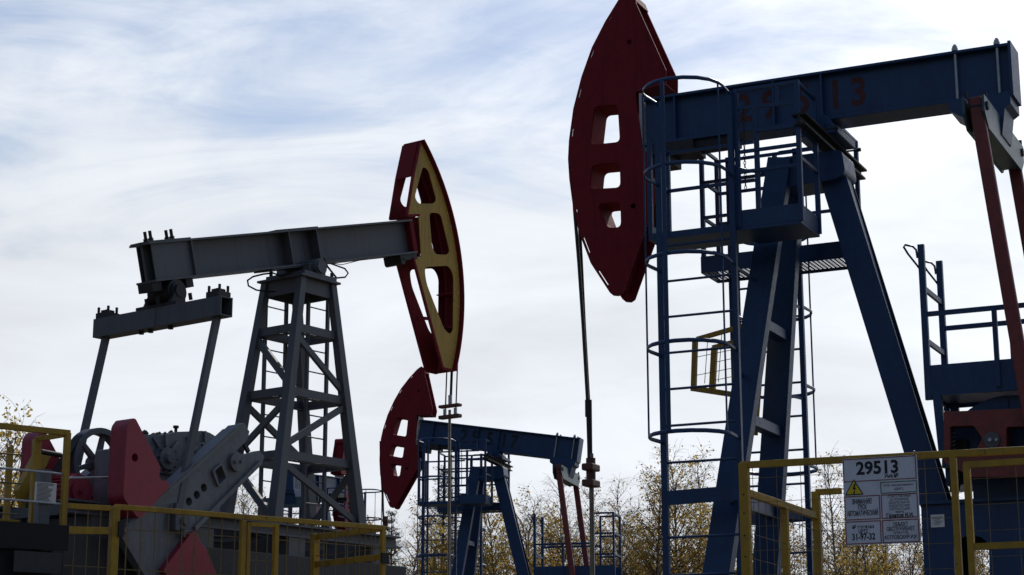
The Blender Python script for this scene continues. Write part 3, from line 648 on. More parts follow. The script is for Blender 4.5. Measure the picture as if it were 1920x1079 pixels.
# ================================================================== GREY PUMPJACK
GX, GY, GH = -2.7996, 25.0, rad(53)
grey = thing('pumpjack', (GX, GY, 2.0), GH, 'grey pumpjack on a lattice tower with a yellow and red horsehead', 'pumpjack', 'oil pumpjacks', org=(0, 0, 2.0))
def make_grey(root):
    piv = Vector((-0.1, 0, 7.5)); A = 15.2
    b = MB()
    P = lambda s, y, n: (piv.x + s, y, piv.z + n)
    b.box(piv.x - 2.87, piv.x + 2.33, -0.18, 0.18, piv.z + 0.525, piv.z + 0.55); b.box(piv.x - 2.85, piv.x + 2.33, -0.18, 0.18, piv.z + 0.055, piv.z + 0.08)
    b.box(piv.x - 2.84, piv.x + 2.33, -0.02, 0.02, piv.z + 0.08, piv.z + 0.525)
    beam = b.build('walking_beam', M['grey'], root, piv)
    for s in (-2.14, -0.32, 0.24):
        for sg in (-1, 1): bx('stiffener', 'grey', beam, piv.x + s - 0.009, piv.x + s + 0.009, min(sg * 0.021, sg * 0.172), max(sg * 0.021, sg * 0.172), piv.z + 0.082, piv.z + 0.523)
    for sg in (-1, 1): bx('web_plate', 'grey', beam, piv.x - 2.80, piv.x - 2.15, min(sg * 0.12, sg * 0.135), max(sg * 0.12, sg * 0.135), piv.z + 0.082, piv.z + 0.523)
    bx('doubler_plate', 'grey', beam, piv.x - 0.55, piv.x + 0.28, -0.17, 0.17, piv.z + 0.552, piv.z + 0.566)
    bx('doubler_plate', 'grey', beam, piv.x - 0.75, piv.x + 0.20, -0.17, 0.17, piv.z + 0.038, piv.z + 0.054)
    bx('doubler_plate', 'grey', beam, piv.x - 2.86, piv.x - 2.14, -0.17, 0.17, piv.z + 0.552, piv.z + 0.566)
    c = MB()
    for s in (-2.70, -2.34):
        for y in (-0.045, 0.045):
            c.cyl((piv.x + s, y, piv.z), 'z', 0.034, 0.566, 0.61, 6); c.cyl((piv.x + s, y, piv.z), 'z', 0.021, 0.61, 0.70, 8)
    c.build('clamp_bolt', M['dark'], beam)
    bx('head_bracket', 'red', beam, piv.x + 2.335, piv.x + 2.42, -0.12, 0.12, piv.z + 0.04, piv.z + 0.58)
    c = MB(); c.box(piv.x + 1.95, piv.x + 2.33, -0.16, 0.16, piv.z - 0.03, piv.z + 0.052); c.cyl((piv.x + 2.0, 0, piv.z - 0.04), 'y', 0.05, -0.16, 0.16, 10); c.build('head_clamp', M['dark'], beam)
    c = MB()
    for s, w in ((-2.80, 0.16), (-2.24, 0.12)): c.box(piv.x + s - w / 2, piv.x + s + w / 2, -0.13, 0.13, piv.z - 0.06, piv.z + 0.052); c.cyl((piv.x + s, -0.1, piv.z), 'z', 0.025, -0.22, -0.13, 6); c.cyl((piv.x + s, 0.1, piv.z), 'z', 0.025, -0.22, -0.13, 6)
    c.build('bearing_hanger', M['dark'], beam)
    beam.rotation_euler = (0, -rad(A), 0)
    # ---- horsehead
    CZ = 7.62
    ap = arc(0, CZ, 3.165, 45.3, -19.2, 26)
    outl = ap + [(2.96, 6.545), (2.75, 6.555), (2.055, 8.075), (2.255, 8.14), (2.19, 8.75), (1.90, 8.68), (2.035, 9.31), (2.19, 9.86)]
    holes = [[(2.275, 9.515), (2.40, 9.49), (2.60, 9.07), (2.535, 9.0), (2.18, 8.92), (2.095, 9.0)],
             [(2.43, 8.845), (2.70, 8.885), (2.92, 8.34), (2.85, 8.28), (2.58, 8.235), (2.50, 8.34)],
             [(2.33, 7.995), (2.90, 8.125), (3.015, 8.0), (3.01, 7.17), (2.94, 7.085), (2.80, 7.14), (2.38, 7.76)]]
    holes = [rounded(h, 0.09) for h in holes]
    hh = MB(); hh.ribbon(arc(0, CZ, 3.20, 45.6, -19.6, 30), -0.20, 0.20, 0.022)
    hh.ribbon([(2.02, 9.30), (2.16, 9.855)], -0.135, 0.135, 0.014); hh.box(2.24, 2.255, -0.13, 0.13, 8.15, 8.74)
    for a in (26, 13, 2, -8): 
        p = arc(0, CZ, 3.16, a, a, 1)[0]; q = arc(0, CZ, 2.95, a, a, 1)[0]; hh.bar((p[0], 0, p[1]), (q[0], 0, q[1]), 0.26, 0.014)
    head = hh.build('horsehead', M['red'], root)
    MB().prism(outl, -0.147, -0.135, holes).build('side_plate', M['hyel'], head)
    MB().prism(outl, 0.135, 0.147, holes).build('side_plate', M['red'], head)
    for s in (-1, 1):
        for p, q in (((1.905, 8.67), (2.04, 9.32)), ((2.04, 9.32), (2.19, 9.86)), ((2.06, 8.08), (2.755, 6.55)), ((2.755, 6.55), (3.0, 6.55)), ((1.90, 8.675), (2.19, 8.745))):
            br('edge_strip', 'red', head, (p[0], s * 0.155, p[1]), (q[0], s * 0.155, q[1]), 0.035, 0.035)
    br('crossbar', 'red', head, (2.52, 0.128, 7.30), (2.98, 0.128, 7.36), 0.012, 0.05)
    c = MB()
    for k in range(17):
        p = arc(0, CZ, 3.135, 43 - k * 3.7, 0, 1)[0]; c.cyl((p[0], -0.150, p[1]), 'y', 0.010, -0.004, 0.002, 6)
    c.build('rivet', M['bare'], head)
    # ---- hanger
    for y in (-0.10, 0.10): MB().tube([(3.19, y, 7.4), (3.17, y, 6.6), (3.14, y, 5.96)], 0.011, 6).build('hanger_rope', M['rope'], root)
    MB().tube([(3.17, 0, 6.7), (3.14, 0, 6.1)], 0.020, 8).build('rod_string', M['dark'], root)
    c = MB(); c.bar((3.13, -0.19, 6.06), (3.13, 0.19, 6.06), 0.10, 0.045, (1, 0, 0)); c.bar((3.13, -0.19, 5.90), (3.13, 0.19, 5.90), 0.10, 0.055, (1, 0, 0))
    c.build('carrier_bar', M['brown'], root, bevel=0.012)
    for y, r_, a, b_ in ((-0.10, 0.026, 5.93, 6.02), (0.10, 0.026, 5.93, 6.02), (0, 0.03, 6.09, 6.22)): MB().cyl((3.13, y, 0), 'z', r_, a, b_, 8).build('rope_socket', M['galv'], root)
    MB().cyl((3.12, 0, 0), 'z', 0.021, 2.0, 6.0, 10).build('polished_rod', M['rod'], root)
    # ---- tower
    xc = -0.145; zt = 7.30
    def corner(sx, sy, z):
        k = (7.333 - z) / (7.333 - 2.6); return Vector((xc + sx * (0.29 + 0.75 * k), sy * (0.325 + 0.175 * k), z))
    for sx in (-1, 1):
        for sy in (-1, 1):
            lg = br('leg', 'grey', root, corner(sx, sy, zt), corner(sx, sy, 3.96), 0.10, 0.10, (0, 1, 0), w1=0.148, h1=0.148, bevel=0.005)
            e0, e1 = corner(sx, sy, zt) + Vector((0, -sy * 0.004, 0)), corner(sx, sy, 3.96)
            bx('foot_plate', 'grey', lg, e1.x - 0.16, e1.x + 0.16, e1.y - 0.14, e1.y + 0.14, 3.955, 3.985)
    bx('top_plate', 'grey', root, xc - 0.38, xc + 0.38, -0.42, 0.42, zt + 0.002, zt + 0.03)
    c = MB()
    for a, d in (((-1, -1), (1, -1)), ((1, -1), (1, 1)), ((1, 1), (-1, 1)), ((-1, 1), (-1, -1))):
        p, q = corner(*a, 7.2), corner(*d, 7.2); c.bar(p, q, 0.016, 0.20, (p + q).to_2d().to_3d() - Vector((2 * xc, 0, 0)))
    c.build('skirt', M['grey'], root)
    for z in (6.60, 5.73, 4.88):
        for a, d in (((-1, -1), (1, -1)), ((1, -1), (1, 1)), ((1, 1), (-1, 1)), ((-1, 1), (-1, -1))):
            p, q = corner(*a, z), corner(*d, z)
            sd = Vector((0, 1, 0)) if abs(p.y - q.y) < 0.1 else Vector((1, 0, 0))
            gd = br('girt', 'grey', root, p, q, 0.02, 0.11, sd)
            br('girt_flange', 'grey', gd, p + Vector((0, 0, -0.062)) - sd * 0.05 * (1 if (p + q).dot(sd) - (2 * xc if sd.x else 0) > 0 else -1), q + Vector((0, 0, -0.062)) - sd * 0.05 * (1 if (p + q).dot(sd) - (2 * xc if sd.x else 0) > 0 else -1), 0.075, 0.014, sd)
    def diag(a, za, d, zd, w=0.08):
        p, q = corner(*a, za), corner(*d, zd)
        sd = Vector((0, 1, 0)) if a[1] == d[1] else Vector((1, 0, 0))
        br('diagonal', 'grey', root, p, q, 0.05, w, sd)
    nr0, nr1 = (-1, -1), (1, -1)
    diag(nr0, 6.5, nr1, 5.83); diag(nr0, 4.98, nr1, 5.66); diag(nr0, 4.78, nr1, 4.08)
    l0, l1 = (-1, 1), (-1, -1)
    diag(l0, 6.52, l1, 5.82, 0.10); diag(l0, 4.95, l1, 5.62); diag(l0, 4.78, l1, 4.0, 0.10)
    diag((1, 1), 4.95, (-1, 1), 5.62); diag((1, -1), 4.8, (1, 1), 4.1)
    for x0, x1, y in ((-0.30, 0.10, 0.46), (0.07, 0.46, 0.02)):
        la = MB()
        for x in (x0, x1): la.bar((x, y, 3.96), (x, y, 7.25), 0.045, 0.04)
        lad = la.build('ladder', M['grey'], root); r0 = None
        for k in range(11):
            z = 4.06 + k * 0.297
            if r0 is None: r0 = MB().tube([(x0, y, z), (x1, y, z)], 0.010, 6).build('rung', M['grey'], lad)
            else: inst(r0, lad, (0, 0, k * 0.297))
    # ---- saddle bearing and grease hoses
    c = MB(); c.box(-0.42, 0.22, -0.36, 0.36, 7.332, 7.40); c.box(-0.26, 0.06, -0.30, 0.30, 7.40, 7.53); c.cyl((-0.1, 0, 7.50), 'y', 0.115, -0.36, 0.36, 24); c.cyl((-0.1, 0, 7.50), 'y', 0.09, -0.385, 0.385, 20)
    br_ = c.build('bearing_housing', M['grey'], root, bevel=0.008)
    c = MB()
    for x in (-0.38, 0.18):
        for y in (-0.30, 0.30): c.cyl((x, y, 7.40), 'z', 0.025, 0, 0.07, 6)
    c.build('bolt', M['dark'], br_)
    c = MB(); c.tube([(-0.42, 0.05, 7.36), (-0.62, 0.03, 7.37), (-0.83, 0.0, 7.31), (-1.02, 0, 7.24), (-1.12, 0, 7.17), (-1.10, 0, 7.10), (-0.95, 0, 7.07), (-0.75, 0, 7.09), (-0.55, 0.05, 7.13)], 0.012, 6); c.build('grease_hose', M['black'], root)
    c = MB(); c.tube([(-0.05, -0.36, 7.56), (0.15, -0.3, 7.60), (0.38, -0.2, 7.63), (0.55, -0.2, 7.62), (0.62, -0.2, 7.57), (0.56, -0.2, 7.50), (0.40, -0.2, 7.46), (0.18, -0.25, 7.41)], 0.012, 6); c.tube([(0.12, -0.2, 7.68), (0.2, -0.2, 7.58), (0.38, -0.2, 7.46)], 0.014, 6); c.build('grease_hose', M['black'], root)
    c = MB(); c.tube([(0.15, -0.1, 7.66), (0.6, -0.1, 7.70), (1.2, -0.1, 7.92), (1.75, -0.1, 8.06), (2.0, -0.1, 8.0)], 0.006, 5); c.build('grease_line', M['black'], root)
    # ---- equalizer
    e = MB(); e.box(-2.70, -2.685, -1.15, 1.15, 6.29, 6.53); e.box(-2.515, -2.50, -1.15, 1.15, 6.29, 6.53); e.box(-2.685, -2.515, -1.14, 1.14, 6.515, 6.53); e.box(-2.685, -2.515, -1.15, 1.15, 6.29, 6.305)
    for y in (-0.0,): e.box(-2.708, -2.70, -0.01, 0.01, 6.29, 6.53)
    eq = e.build('equalizer', M['grey'], root)
    for s in (-1, 1):
        c = MB(); c.box(-2.70, -2.50, s * 1.0 - 0.11, s * 1.0 + 0.11, 6.532, 6.60); c.box(-2.66, -2.54, s * 1.0 - 0.06, s * 1.0 + 0.06, 6.60, 6.64)
        for x in (-2.67, -2.53):
            for y in (-0.09, 0.09): c.cyl((x, s * 1.0 + y, 0), 'z', 0.018, 6.60, 6.68, 6)
        c.build('end_clamp', M['dark'], eq)
    for y in (-0.18, 0.18, 0.35): MB().cyl((-2.6, y, 0), 'z', 0.035, 6.25, 6.289, 8).build('bolt', M['dark'], eq)
    c = MB(); c.cyl((-2.52, 0, 6.74), 'y', 0.155, -0.19, 0.19, 28); c.cyl((-2.52, 0, 6.74), 'y', 0.085, -0.26, 0.26, 20); c.cyl((-2.52, 0, 6.74), 'y', 0.12, -0.215, 0.215, 24)
    for y in (-0.22, 0.22): c.prism([(-2.70, 6.532), (-2.42, 6.532), (-2.45, 6.74), (-2.60, 6.74)], y - 0.03, y + 0.03)
    c.box(-2.70, -2.50, -0.36, 0.36, 6.534, 6.57); c.build('equalizer_bearing', M['dark'], root)
    # ---- pitmans, cranks and counterweights
    for s in (-1, 1): br('pitman', 'grey', root, (-2.60, s * 1.0, 6.34), (-3.16, s * 1.0, 3.78), 0.06, 0.095, bevel=0.006)
    cpoly = [(-2.23, 5.02), (-2.12, 5.06), (-2.02, 4.964), (-2.05, 4.86), (-2.235, 4.70), (-2.10, 4.665), (-1.84, 4.752), (-1.75, 4.69), (-1.79, 4.585), (-2.89, 3.68), (-3.42, 3.10), (-3.584, 3.10), (-4.02, 3.585), (-3.80, 3.78)]
    cw1 = [(-4.05, 4.79), (-3.98, 4.875), (-3.926, 4.875), (-3.509, 4.349), (-3.545, 4.27), (-3.49, 4.21), (-3.41, 4.225), (-3.364, 4.16), (-3.80, 3.75), (-3.86, 3.78), (-4.06, 3.97)]
    cw2 = [(-3.02, 3.64), (-2.94, 3.69), (-2.84, 3.54), (-2.76, 3.50), (-2.58, 3.20), (-2.70, 2.85), (-2.95, 2.75), (-3.42, 3.20)]
    for k, (dy, sg) in enumerate(((-0.96, -1), (0.96, 1))):
        c = MB(); rh = rounded([(-2.635, 4.415), (-2.505, 4.52), (-2.40, 4.355), (-2.53, 4.245)], 0.03)
        hs = [disc(-2.975, 4.025, 0.050), disc(-2.855, 4.115, 0.050), disc(-2.745, 4.21, 0.050), rh]
        c.prism(cpoly, dy - 0.06, dy + 0.06, hs)
        crank = c.build('crank', M['lgrey'], root, bevel=0.006)
        c = MB()
        for a, d in (((-2.21, 5.01), (-3.97, 3.60)), ((-1.84, 4.61), (-2.89, 3.715)), ((-2.31, 4.965), (-3.93, 3.665))):
            c.bar((a[0], dy, a[1]), (d[0], dy, d[1]), 0.20, 0.05 if a[0] > -2.24 else 0.022)
        c.build('crank_rail', M['lgrey'], crank)
        yo = dy + sg * 0.06
        c = MB(); c.cyl((-2.25, yo, 4.565), 'y', 0.115, 0, sg * 0.05, 24); c.cyl((-2.295, yo, 4.56), 'y', 0.022, sg * 0.05, sg * 0.075, 8); c.cyl((-2.20, yo, 4.575), 'y', 0.022, sg * 0.05, sg * 0.075, 8); c.build('shaft_boss', M['lgrey'], crank, bevel=0.006)
        c = MB(); c.ribbon(rh + [rh[0], rh[1]], min(yo, yo + sg * 0.035), max(yo, yo + sg * 0.035), 0.025); c.build('recess_frame', M['lgrey'], crank)
        c = MB(); c.bar((-2.13, yo - sg * 0.04, 4.90), (-1.99, yo - sg * 0.04, 4.72), 0.035, 0.05); c.build('clamp_screw', M['dark'], crank)
        c = MB(); c.cyl((-3.12, yo, 3.78), 'y', 0.095, 0, sg * 0.09, 18); c.cyl((-3.12, yo, 3.78), 'y', 0.05, sg * 0.09, sg * 0.13, 12); c.box(-3.27, -3.19, min(yo, yo + sg * 0.10), max(yo, yo + sg * 0.10), 3.66, 3.92); c.cyl((-3.10, yo + sg * 0.05, 3.60), 'z', 0.035, 0, 0.10, 8); c.cyl((-3.23, yo + sg * 0.05, 3.92), 'z', 0.03, 0, 0.06, 8)
        c.build('pin_bearing', M['grey'], crank, bevel=0.015)
        y0, y1 = (dy - 0.15, dy + 0.12)
        hole = [disc(-3.913, 4.432, 0.048)]
        if sg > 0: cw1 = [(x + 0.28, z + 0.07) for x, z in cw1]; cw2 = [(x + 0.2, z) for x, z in cw2]; hole = [disc(-3.633, 4.50, 0.048)]
        MB().prism(rounded(cw1, 0.05, 3), y0, y1, hole).build('counterweight', M['cwred'], crank, bevel=0.03)
        MB().prism(rounded(cw2, 0.04, 3), y0, y1).build('counterweight', M['cwred'], crank, bevel=0.025)
    # ---- gearbox
    prof = [(-3.30, 3.96), (-3.30, 4.62), (-3.22, 4.80), (-3.10, 4.86), (-2.80, 4.89), (-2.62, 4.95)] + arc(-2.16, 4.56, 0.455, 105, -20, 14) + [(-1.85, 4.2), (-1.85, 3.96)]
    c = MB(); c.prism(prof, -0.38, 0.10); gb = c.build('gearbox', M['lgrey'], root, bevel=0.03)
    for cx, cz, r in ((-2.80, 4.60, 0.165), (-2.16, 4.57, 0.30)):
        c = MB(); c.cyl((cx, -0.38, cz), 'y', r, 0, -0.05, 28); c.cyl((cx, -0.43, cz), 'y', r * 0.8, 0, -0.025, 26); c.cyl((cx, -0.45, cz), 'y', r * 0.36, 0, -0.06, 18); c.build('bearing_cover', M['lgrey'], gb, bevel=0.008)
        c = MB()
        for k in range(10): c.cyl((cx + r * 0.9 * cos(k * 0.628), -0.43, cz + r * 0.9 * sin(k * 0.628)), 'y', 0.014, 0, -0.02, 6)
        c.build('bolt', M['dark'], gb)
        c = MB()
        for a in (50, 90, 130): c.bar((cx + r * cos(rad(a)), -0.40, cz + r * sin(rad(a))), (cx + (r + 0.14) * cos(rad(a)), -0.385, cz + (r + 0.14) * sin(rad(a))), 0.04, 0.035)
        c.build('casting_rib', M['lgrey'], gb)
    bx('split_flange', 'lgrey', gb, -3.36, -1.80, -0.42, 0.13, 4.42, 4.455)
    c = MB(); random.seed(8)
    for k in range(26):
        x = random.choice((random.gauss(-2.62, 0.08), random.gauss(-2.9, 0.12))); y = random.uniform(-0.3, 0.1); z = 4.89 + max(0, (x + 2.85)) * 0.19; r = random.uniform(0.008, 0.028)
        c.tube([(x - r, y, z), (x, y, z + r * 0.9), (x + r, y, z)], r, 5)
    c.cyl((-3.05, -0.1, 4.88), 'z', 0.05, 0, 0.06, 8); c.cyl((-2.42, -0.15, 4.97), 'z', 0.02, 0, 0.07, 6); c.cyl((-2.42, -0.15, 5.04), 'z', 0.035, 0, 0.03, 8)
    tag(c.build('oily_dirt', M['moss'], gb), kind='stuff')
    bx('bearing_block', 'lgrey', root, -3.42, -3.305, -0.2, 0.16, 3.96, 4.68, bevel=0.02)
    # ---- flywheel, belt, motor
    fc = Vector((-3.02, 0.58, 4.60))
    c = MB(); c.ring(fc, 'y', 0.36, 0.43, -0.09, 0.09, 44); c.ring(fc, 'y', 0.05, 0.10, -0.10, 0.10, 20)
    fw = c.build('flywheel', M['grey'], root)
    for k in range(6):
        a = rad(18 + 60 * k); d = Vector((cos(a), 0, sin(a))); br('spoke', 'grey', fw, fc + d * 0.09, fc + d * 0.37, 0.06, 0.07, h1=0.045)
    mc = Vector((-3.80, -0.02, 4.14))
    c = MB(); c.cyl(mc, 'y', 0.185, 0, 0.50, 28); c.cyl(mc, 'y', 0.20, -0.03, 0.03, 28); c.cyl(mc, 'y', 0.12, -0.06, -0.03, 20); c.cyl(mc, 'y', 0.03, -0.10, -0.06, 10)
    mo = c.build('motor', M['cwred'], root, bevel=0.01)
    c = MB()
    for k in range(22):
        a = 2 * pi * k / 22; d = Vector((cos(a), 0, sin(a))); c.bar(mc + d * 0.20 + Vector((0, 0.05, 0)), mc + d * 0.20 + Vector((0, 0.45, 0)), 0.012, 0.04, d.cross(Vector((0, 1, 0))))
    c.build('cooling_fin', M['cwred'], mo)
    bx('motor_base', 'dark', mo, -4.05, -3.65, 0.02, 0.5, 3.88, 3.97)
    c = MB(); mp = mc + Vector((0, 0.55, 0))
    c.bar(mp + Vector((-0.03, 0, 0.10)), fc + Vector((-0.30, 0, 0.31)), 0.14, 0.012); c.bar(mp + Vector((0.07, 0, -0.09)), fc + Vector((0.15, 0, -0.405)), 0.14, 0.012); c.ring(mp, 'y', 0.03, 0.10, -0.08, 0.08, 20)
    c.build('drive_belt', M['black'], root)
    c = MB(); c.prism([(-3.98, 4.63), (-3.76, 4.66), (-3.86, 4.46), (-4.00, 4.27), (-3.98, 4.05), (-3.88, 3.85), (-4.06, 3.80), (-4.16, 4.0), (-4.24, 4.15)], 0.50, 0.60); c.build('belt_guard', M['yellow'], root)
    c = MB(); c.tube([(-3.86, 0.5, 4.35), (-4.1, 0.4, 4.18), (-4.25, 0.3, 4.0), (-4.30, 0.3, 3.8), (-4.3, 0.3, 3.55)], 0.02, 8); c.build('power_cable', M['black'], root)
    MB().tube([(-4.75, -0.5, 4.46), (-4.47, -0.5, 4.45)], 0.03, 10).build('brake_handle', M['dark'], root)
    MB().tube([(-4.62, -0.72, 4.16), (-3.5, -0.72, 4.28)], 0.014, 8).build('brake_rod', M['galv'], root)
    # ---- base
    for y in (-0.62, 0.62):
        fb = bx('base_beam', 'grey', root, -4.5, 1.2, y - 0.10, y + 0.10, 3.925, 3.95); bx('web', 'grey', fb, -4.5, 1.2, y - 0.012, y + 0.012, 3.815, 3.924); bx('flange', 'grey', fb, -4.5, 1.2, y - 0.10, y + 0.10, 3.79, 3.814)
    for x in (-4.3, -3.6, -2.6, -1.3, -0.2, 1.1): bx('cross_beam', 'grey', root, x - 0.06, x + 0.06, -0.519, 0.519, 3.80, 3.915)
    for x in (-2.62, -2.40): br('frame_strut', 'dgrey', root, (x, -0.55, 3.95), (x + 0.05, -0.55, 4.22), 0.12, 0.16, bevel=0.006)
    bx('sub_base', 'dgrey', root, -4.6, 1.25, -0.78, 0.78, 3.03, 3.55, bevel=0.01)  # darker grey stands in for the dim light down here
    for x in (-4.0, -2.4, -0.8, 0.8):
        bx('foundation_block', 'concrete', root, x - 0.3, x + 0.3, -0.85, 0.85, 1.9, 3.03)
        bx('spacer', 'grey', root, x - 0.15, x + 0.15, -0.7, 0.7, 3.552, 3.789)
make_grey(grey)

# ================================================================== FENCES
def fence_frame(name, x, y, head, label, cat='fence', group=None):
    return thing(name, (x, y, 2.0), pi / 2 - rad(head), label, cat, group, org=(0, 0, 2.0))
def mesh_wires(root, p0, p1, z0, z1, dx, dz, ph=0.06, thick=0.0055):
    """vertical and horizontal wires of a mesh panel from p0 to p1 (xy), each its own object"""
    p0 = Vector((*p0, 0)); p1 = Vector((*p1, 0)); d = p1 - p0; ln = d.length; d.normalize()
    v0 = None; k = ph
    while k < ln - 0.02:
        p = p0 + d * k
        if v0 is None: v0 = MB().bar((p.x, p.y, z0), (p.x, p.y, z1), thick, thick).build('wire', M['wire'], root); q = p
        else: inst(v0, root, p - q)
        k += dx
    h0 = None; z = z1 - dz * 0.5
    while z > z0:
        if h0 is None: h0 = MB().bar((p0.x, p0.y, z), (p1.x, p1.y, z), thick, thick).build('wire', M['wire'], root); zb = z
        else: inst(h0, root, (0, 0, z - zb))
        z -= dz
# ---- left fence along the grey pumpjack
lf = fence_frame('mesh_fence', -1.5066, 22.0, 50, 'long yellow wire mesh fence in front of the grey pumpjack base', group='yellow fences')
def post(root, x, y, z1, t=0.055, z0=1.95): return br('post', 'yellow', root, (x, y, z0), (x, y, z1), t, t, bevel=0.004)
def rail(root, a, b, t=0.045, h=0.055): return br('rail', 'yellow', root, a, b, t, h, bevel=0.004)
post(lf, -3.47, 0, 3.72, 0.085); post(lf, 0, 0, 3.73); post(lf, -1.90, 0, 3.68, 0.06)
rail(lf, (-3.47, 0, 3.715), (0.0, 0, 3.715))
rail(lf, (-4.02, 0, 3.685), (-3.53, 0, 3.695)); rail(lf, (-4.02, 0, 3.435), (-3.53, 0, 3.46), h=0.075)
mesh_wires(lf, (-4.02, 0.0), (-3.53, 0.0), 2.5, 3.68, 0.145, 0.4, 0.10, 0.009)
mesh_wires(lf, (-3.42, 0.0), (-1.93, 0.0), 2.4, 3.70, 0.165, 0.42, 0.10, 0.009)
mesh_wires(lf, (-1.42, 0.0), (-0.03, 0.0), 2.4, 3.70, 0.165, 0.42, 0.10, 0.009)
gt = MB(); gt.bar((-1.83, 0, 2.2), (-1.83, 0, 3.655), 0.045, 0.045); gt.bar((-1.47, 0, 2.2), (-1.47, 0, 3.66), 0.06, 0.05); gt.bar((-1.83, 0, 3.64), (-1.47, 0, 3.645), 0.045, 0.045)
gate = gt.build('gate', M['yellow'], lf)
for x in (-1.72, -1.58): br('wire', 'wire', gate, (x, 0, 2.3), (x, 0, 3.62), 0.009, 0.009)
br('wire', 'wire', gate, (-1.81, 0, 3.25), (-1.49, 0, 3.25), 0.009, 0.009)
for y1, z in ((1.35, 3.71), (1.35, 3.38)): rail(lf, (0, 0.03, z), (0.0, y1, z), h=0.07)
post(lf, 0, 1.40, 3.75, 0.09)
mesh_wires(lf, (0.0, 0.05), (0.0, 1.36), 2.4, 3.69, 0.2, 0.42, 0.1, 0.009)
MB().box(-0.05, 0.05, -0.06, -0.03, 3.30, 3.42).build('latch', M['dark'], lf)
MB().box(-3.45, -3.39, -0.07, -0.045, 3.40, 3.56).build('latch', M['dark'], lf)
# ---- far yellow fence rail behind the grey tower
ff = fence_frame('mesh_fence', -3.4, 29.0, 52, 'yellow fence rail behind the foot of the grey lattice tower', group='yellow fences')
post(ff, -1.4, 0, 4.25); post(ff, 0.15, 0, 4.25)
for z in (4.20, 3.75): rail(ff, (-1.4, 0, z), (0.15, 0, z), h=0.08)
# ---- raised platform on the far left
pf = fence_frame('raised_platform', -1.5066, 22.0, 50, 'dark steel platform with yellow railing at the lower left edge', 'platform')
bx('deck', 'black', pf, -7.0, -4.03, -0.05, 1.45, 3.40, 3.47)
bx('edge_beam', 'black', pf, -7.0, -4.028, -0.09, -0.052, 3.22, 3.475); bx('skirting', 'black', pf, -7.0, -4.15, 0.0, 1.4, 2.0, 3.22)
bx('bracket_beam', 'dgrey', pf, -4.62, -4.10, -0.11, -0.093, 2.98, 3.19)
post(pf, -4.055, 0.0, 4.44, 0.06, 3.47); post(pf, -4.16, 0.48, 4.42, 0.075, 3.47); post(pf, -5.6, 0.0, 4.45, 0.06, 3.47); post(pf, -4.12, 1.2, 4.42, 0.06, 3.47)
rail(pf, (-6.9, 0, 4.44), (-4.03, 0, 4.44), h=0.06); rail(pf, (-4.055, 0, 4.43), (-4.16, 0.48, 4.42)); rail(pf, (-6.9, 0.5, 3.52), (-4.30, 0.5, 3.52), h=0.08)
for z in (4.03, 3.72): MB().tube([(-6.9, 0, z), (-4.06, 0, z - 0.02)], 0.012, 6).build('wire', M['galv'], pf)
for z in (4.22, 3.92, 3.60): MB().tube([(-6.9, 0.5, z), (-4.30, 0.5, z + 0.02)], 0.009, 6).build('wire', M['wire'], pf)
# ---- notice on a grey post
npst = thing('notice_post', (0, 0, 2.0), 0, 'paper notice on a grey post behind the yellow railing at the left', 'notice', org=(0, 0, 2.0))
npst.location = (-1.5066 + sin(rad(50)) * -4.14 - cos(rad(50)) * 0.32, 22.0 + cos(rad(50)) * -4.14 + sin(rad(50)) * 0.32, 2.0); npst.rotation_euler = (0, 0, pi / 2 - rad(50))
br('post', 'lgrey', npst, (0, 0, 2.0), (0, 0, 4.08), 0.10, 0.13)
ns = bx('notice_sheet', 'paper', npst, -0.13, 0.11, -0.085, -0.078, 3.72, 3.94)
c = MB(); random.seed(2)
for k in range(15): c.box(-0.11, -0.11 + random.uniform(0.12, 0.19), -0.0875, -0.086, 3.925 - k * 0.013, 3.930 - k * 0.013)
c.build('print_line', M['ink'], npst)
# ---- right fence
rf = fence_frame('mesh_fence', 1.8885, 15.3, 114.5, 'yellow wire mesh fence carrying the well information board, lower right', group='yellow fences')
post(rf, 0.0, 0, 3.56, 0.075); post(rf, 1.695, 0, 3.52, 0.05)
rail(rf, (-0.03, 0, 3.545), (3.6, 0, 3.525), h=0.055)
mesh_wires(rf, (0.0, 0.0), (1.70, 0.0), 2.1, 3.53, 0.2, 0.195, 0.07, 0.004)
gt = MB(); gt.bar((1.80, -0.02, 2.2), (1.80, -0.02, 3.45), 0.055, 0.05); gt.bar((1.78, -0.02, 3.44), (3.5, -0.02, 3.45), 0.045, 0.05); gt.bar((1.80, -0.02, 2.81), (3.5, -0.02, 2.815), 0.04, 0.05); gt.bar((3.5, -0.02, 2.2), (3.5, -0.02, 3.47), 0.05, 0.05)
gate = gt.build('gate', M['yellow'], rf)
for k in range(7): br('wire', 'wire', gate, (1.95 + 0.22 * k, -0.02, 2.2), (1.95 + 0.22 * k, -0.02, 3.43), 0.004, 0.004)
for k in range(6): br('wire', 'wire', gate, (1.82, -0.02, 3.33 - 0.2 * k), (3.48, -0.02, 3.33 - 0.2 * k), 0.004, 0.004)
post(rf, 3.56, 0, 3.56, 0.05)
rail(rf, (0, 0.03, 3.325), (0.0, 2.15, 3.335), h=0.06); post(rf, 0, 1.12, 3.31, 0.06); post(rf, 0, 2.15, 3.56, 0.07); rail(rf, (0, 2.15, 3.555), (0.24, 2.15, 3.555))
mesh_wires(rf, (0.0, 0.05), (0.0, 2.12), 2.1, 3.30, 0.2, 0.2, 0.12, 0.004)
mesh_wires(rf, (0.03, 2.15), (0.60, 2.15), 2.1, 3.30, 0.2, 0.2, 0.12, 0.004)
c = MB()
for z in (2.62, 2.80, 2.97, 3.15, 3.30): c.cyl((0.0, -0.038, z), 'y', 0.007, -0.003, 0.0, 8)
c.build('bolt_hole', M['ink'], rf)

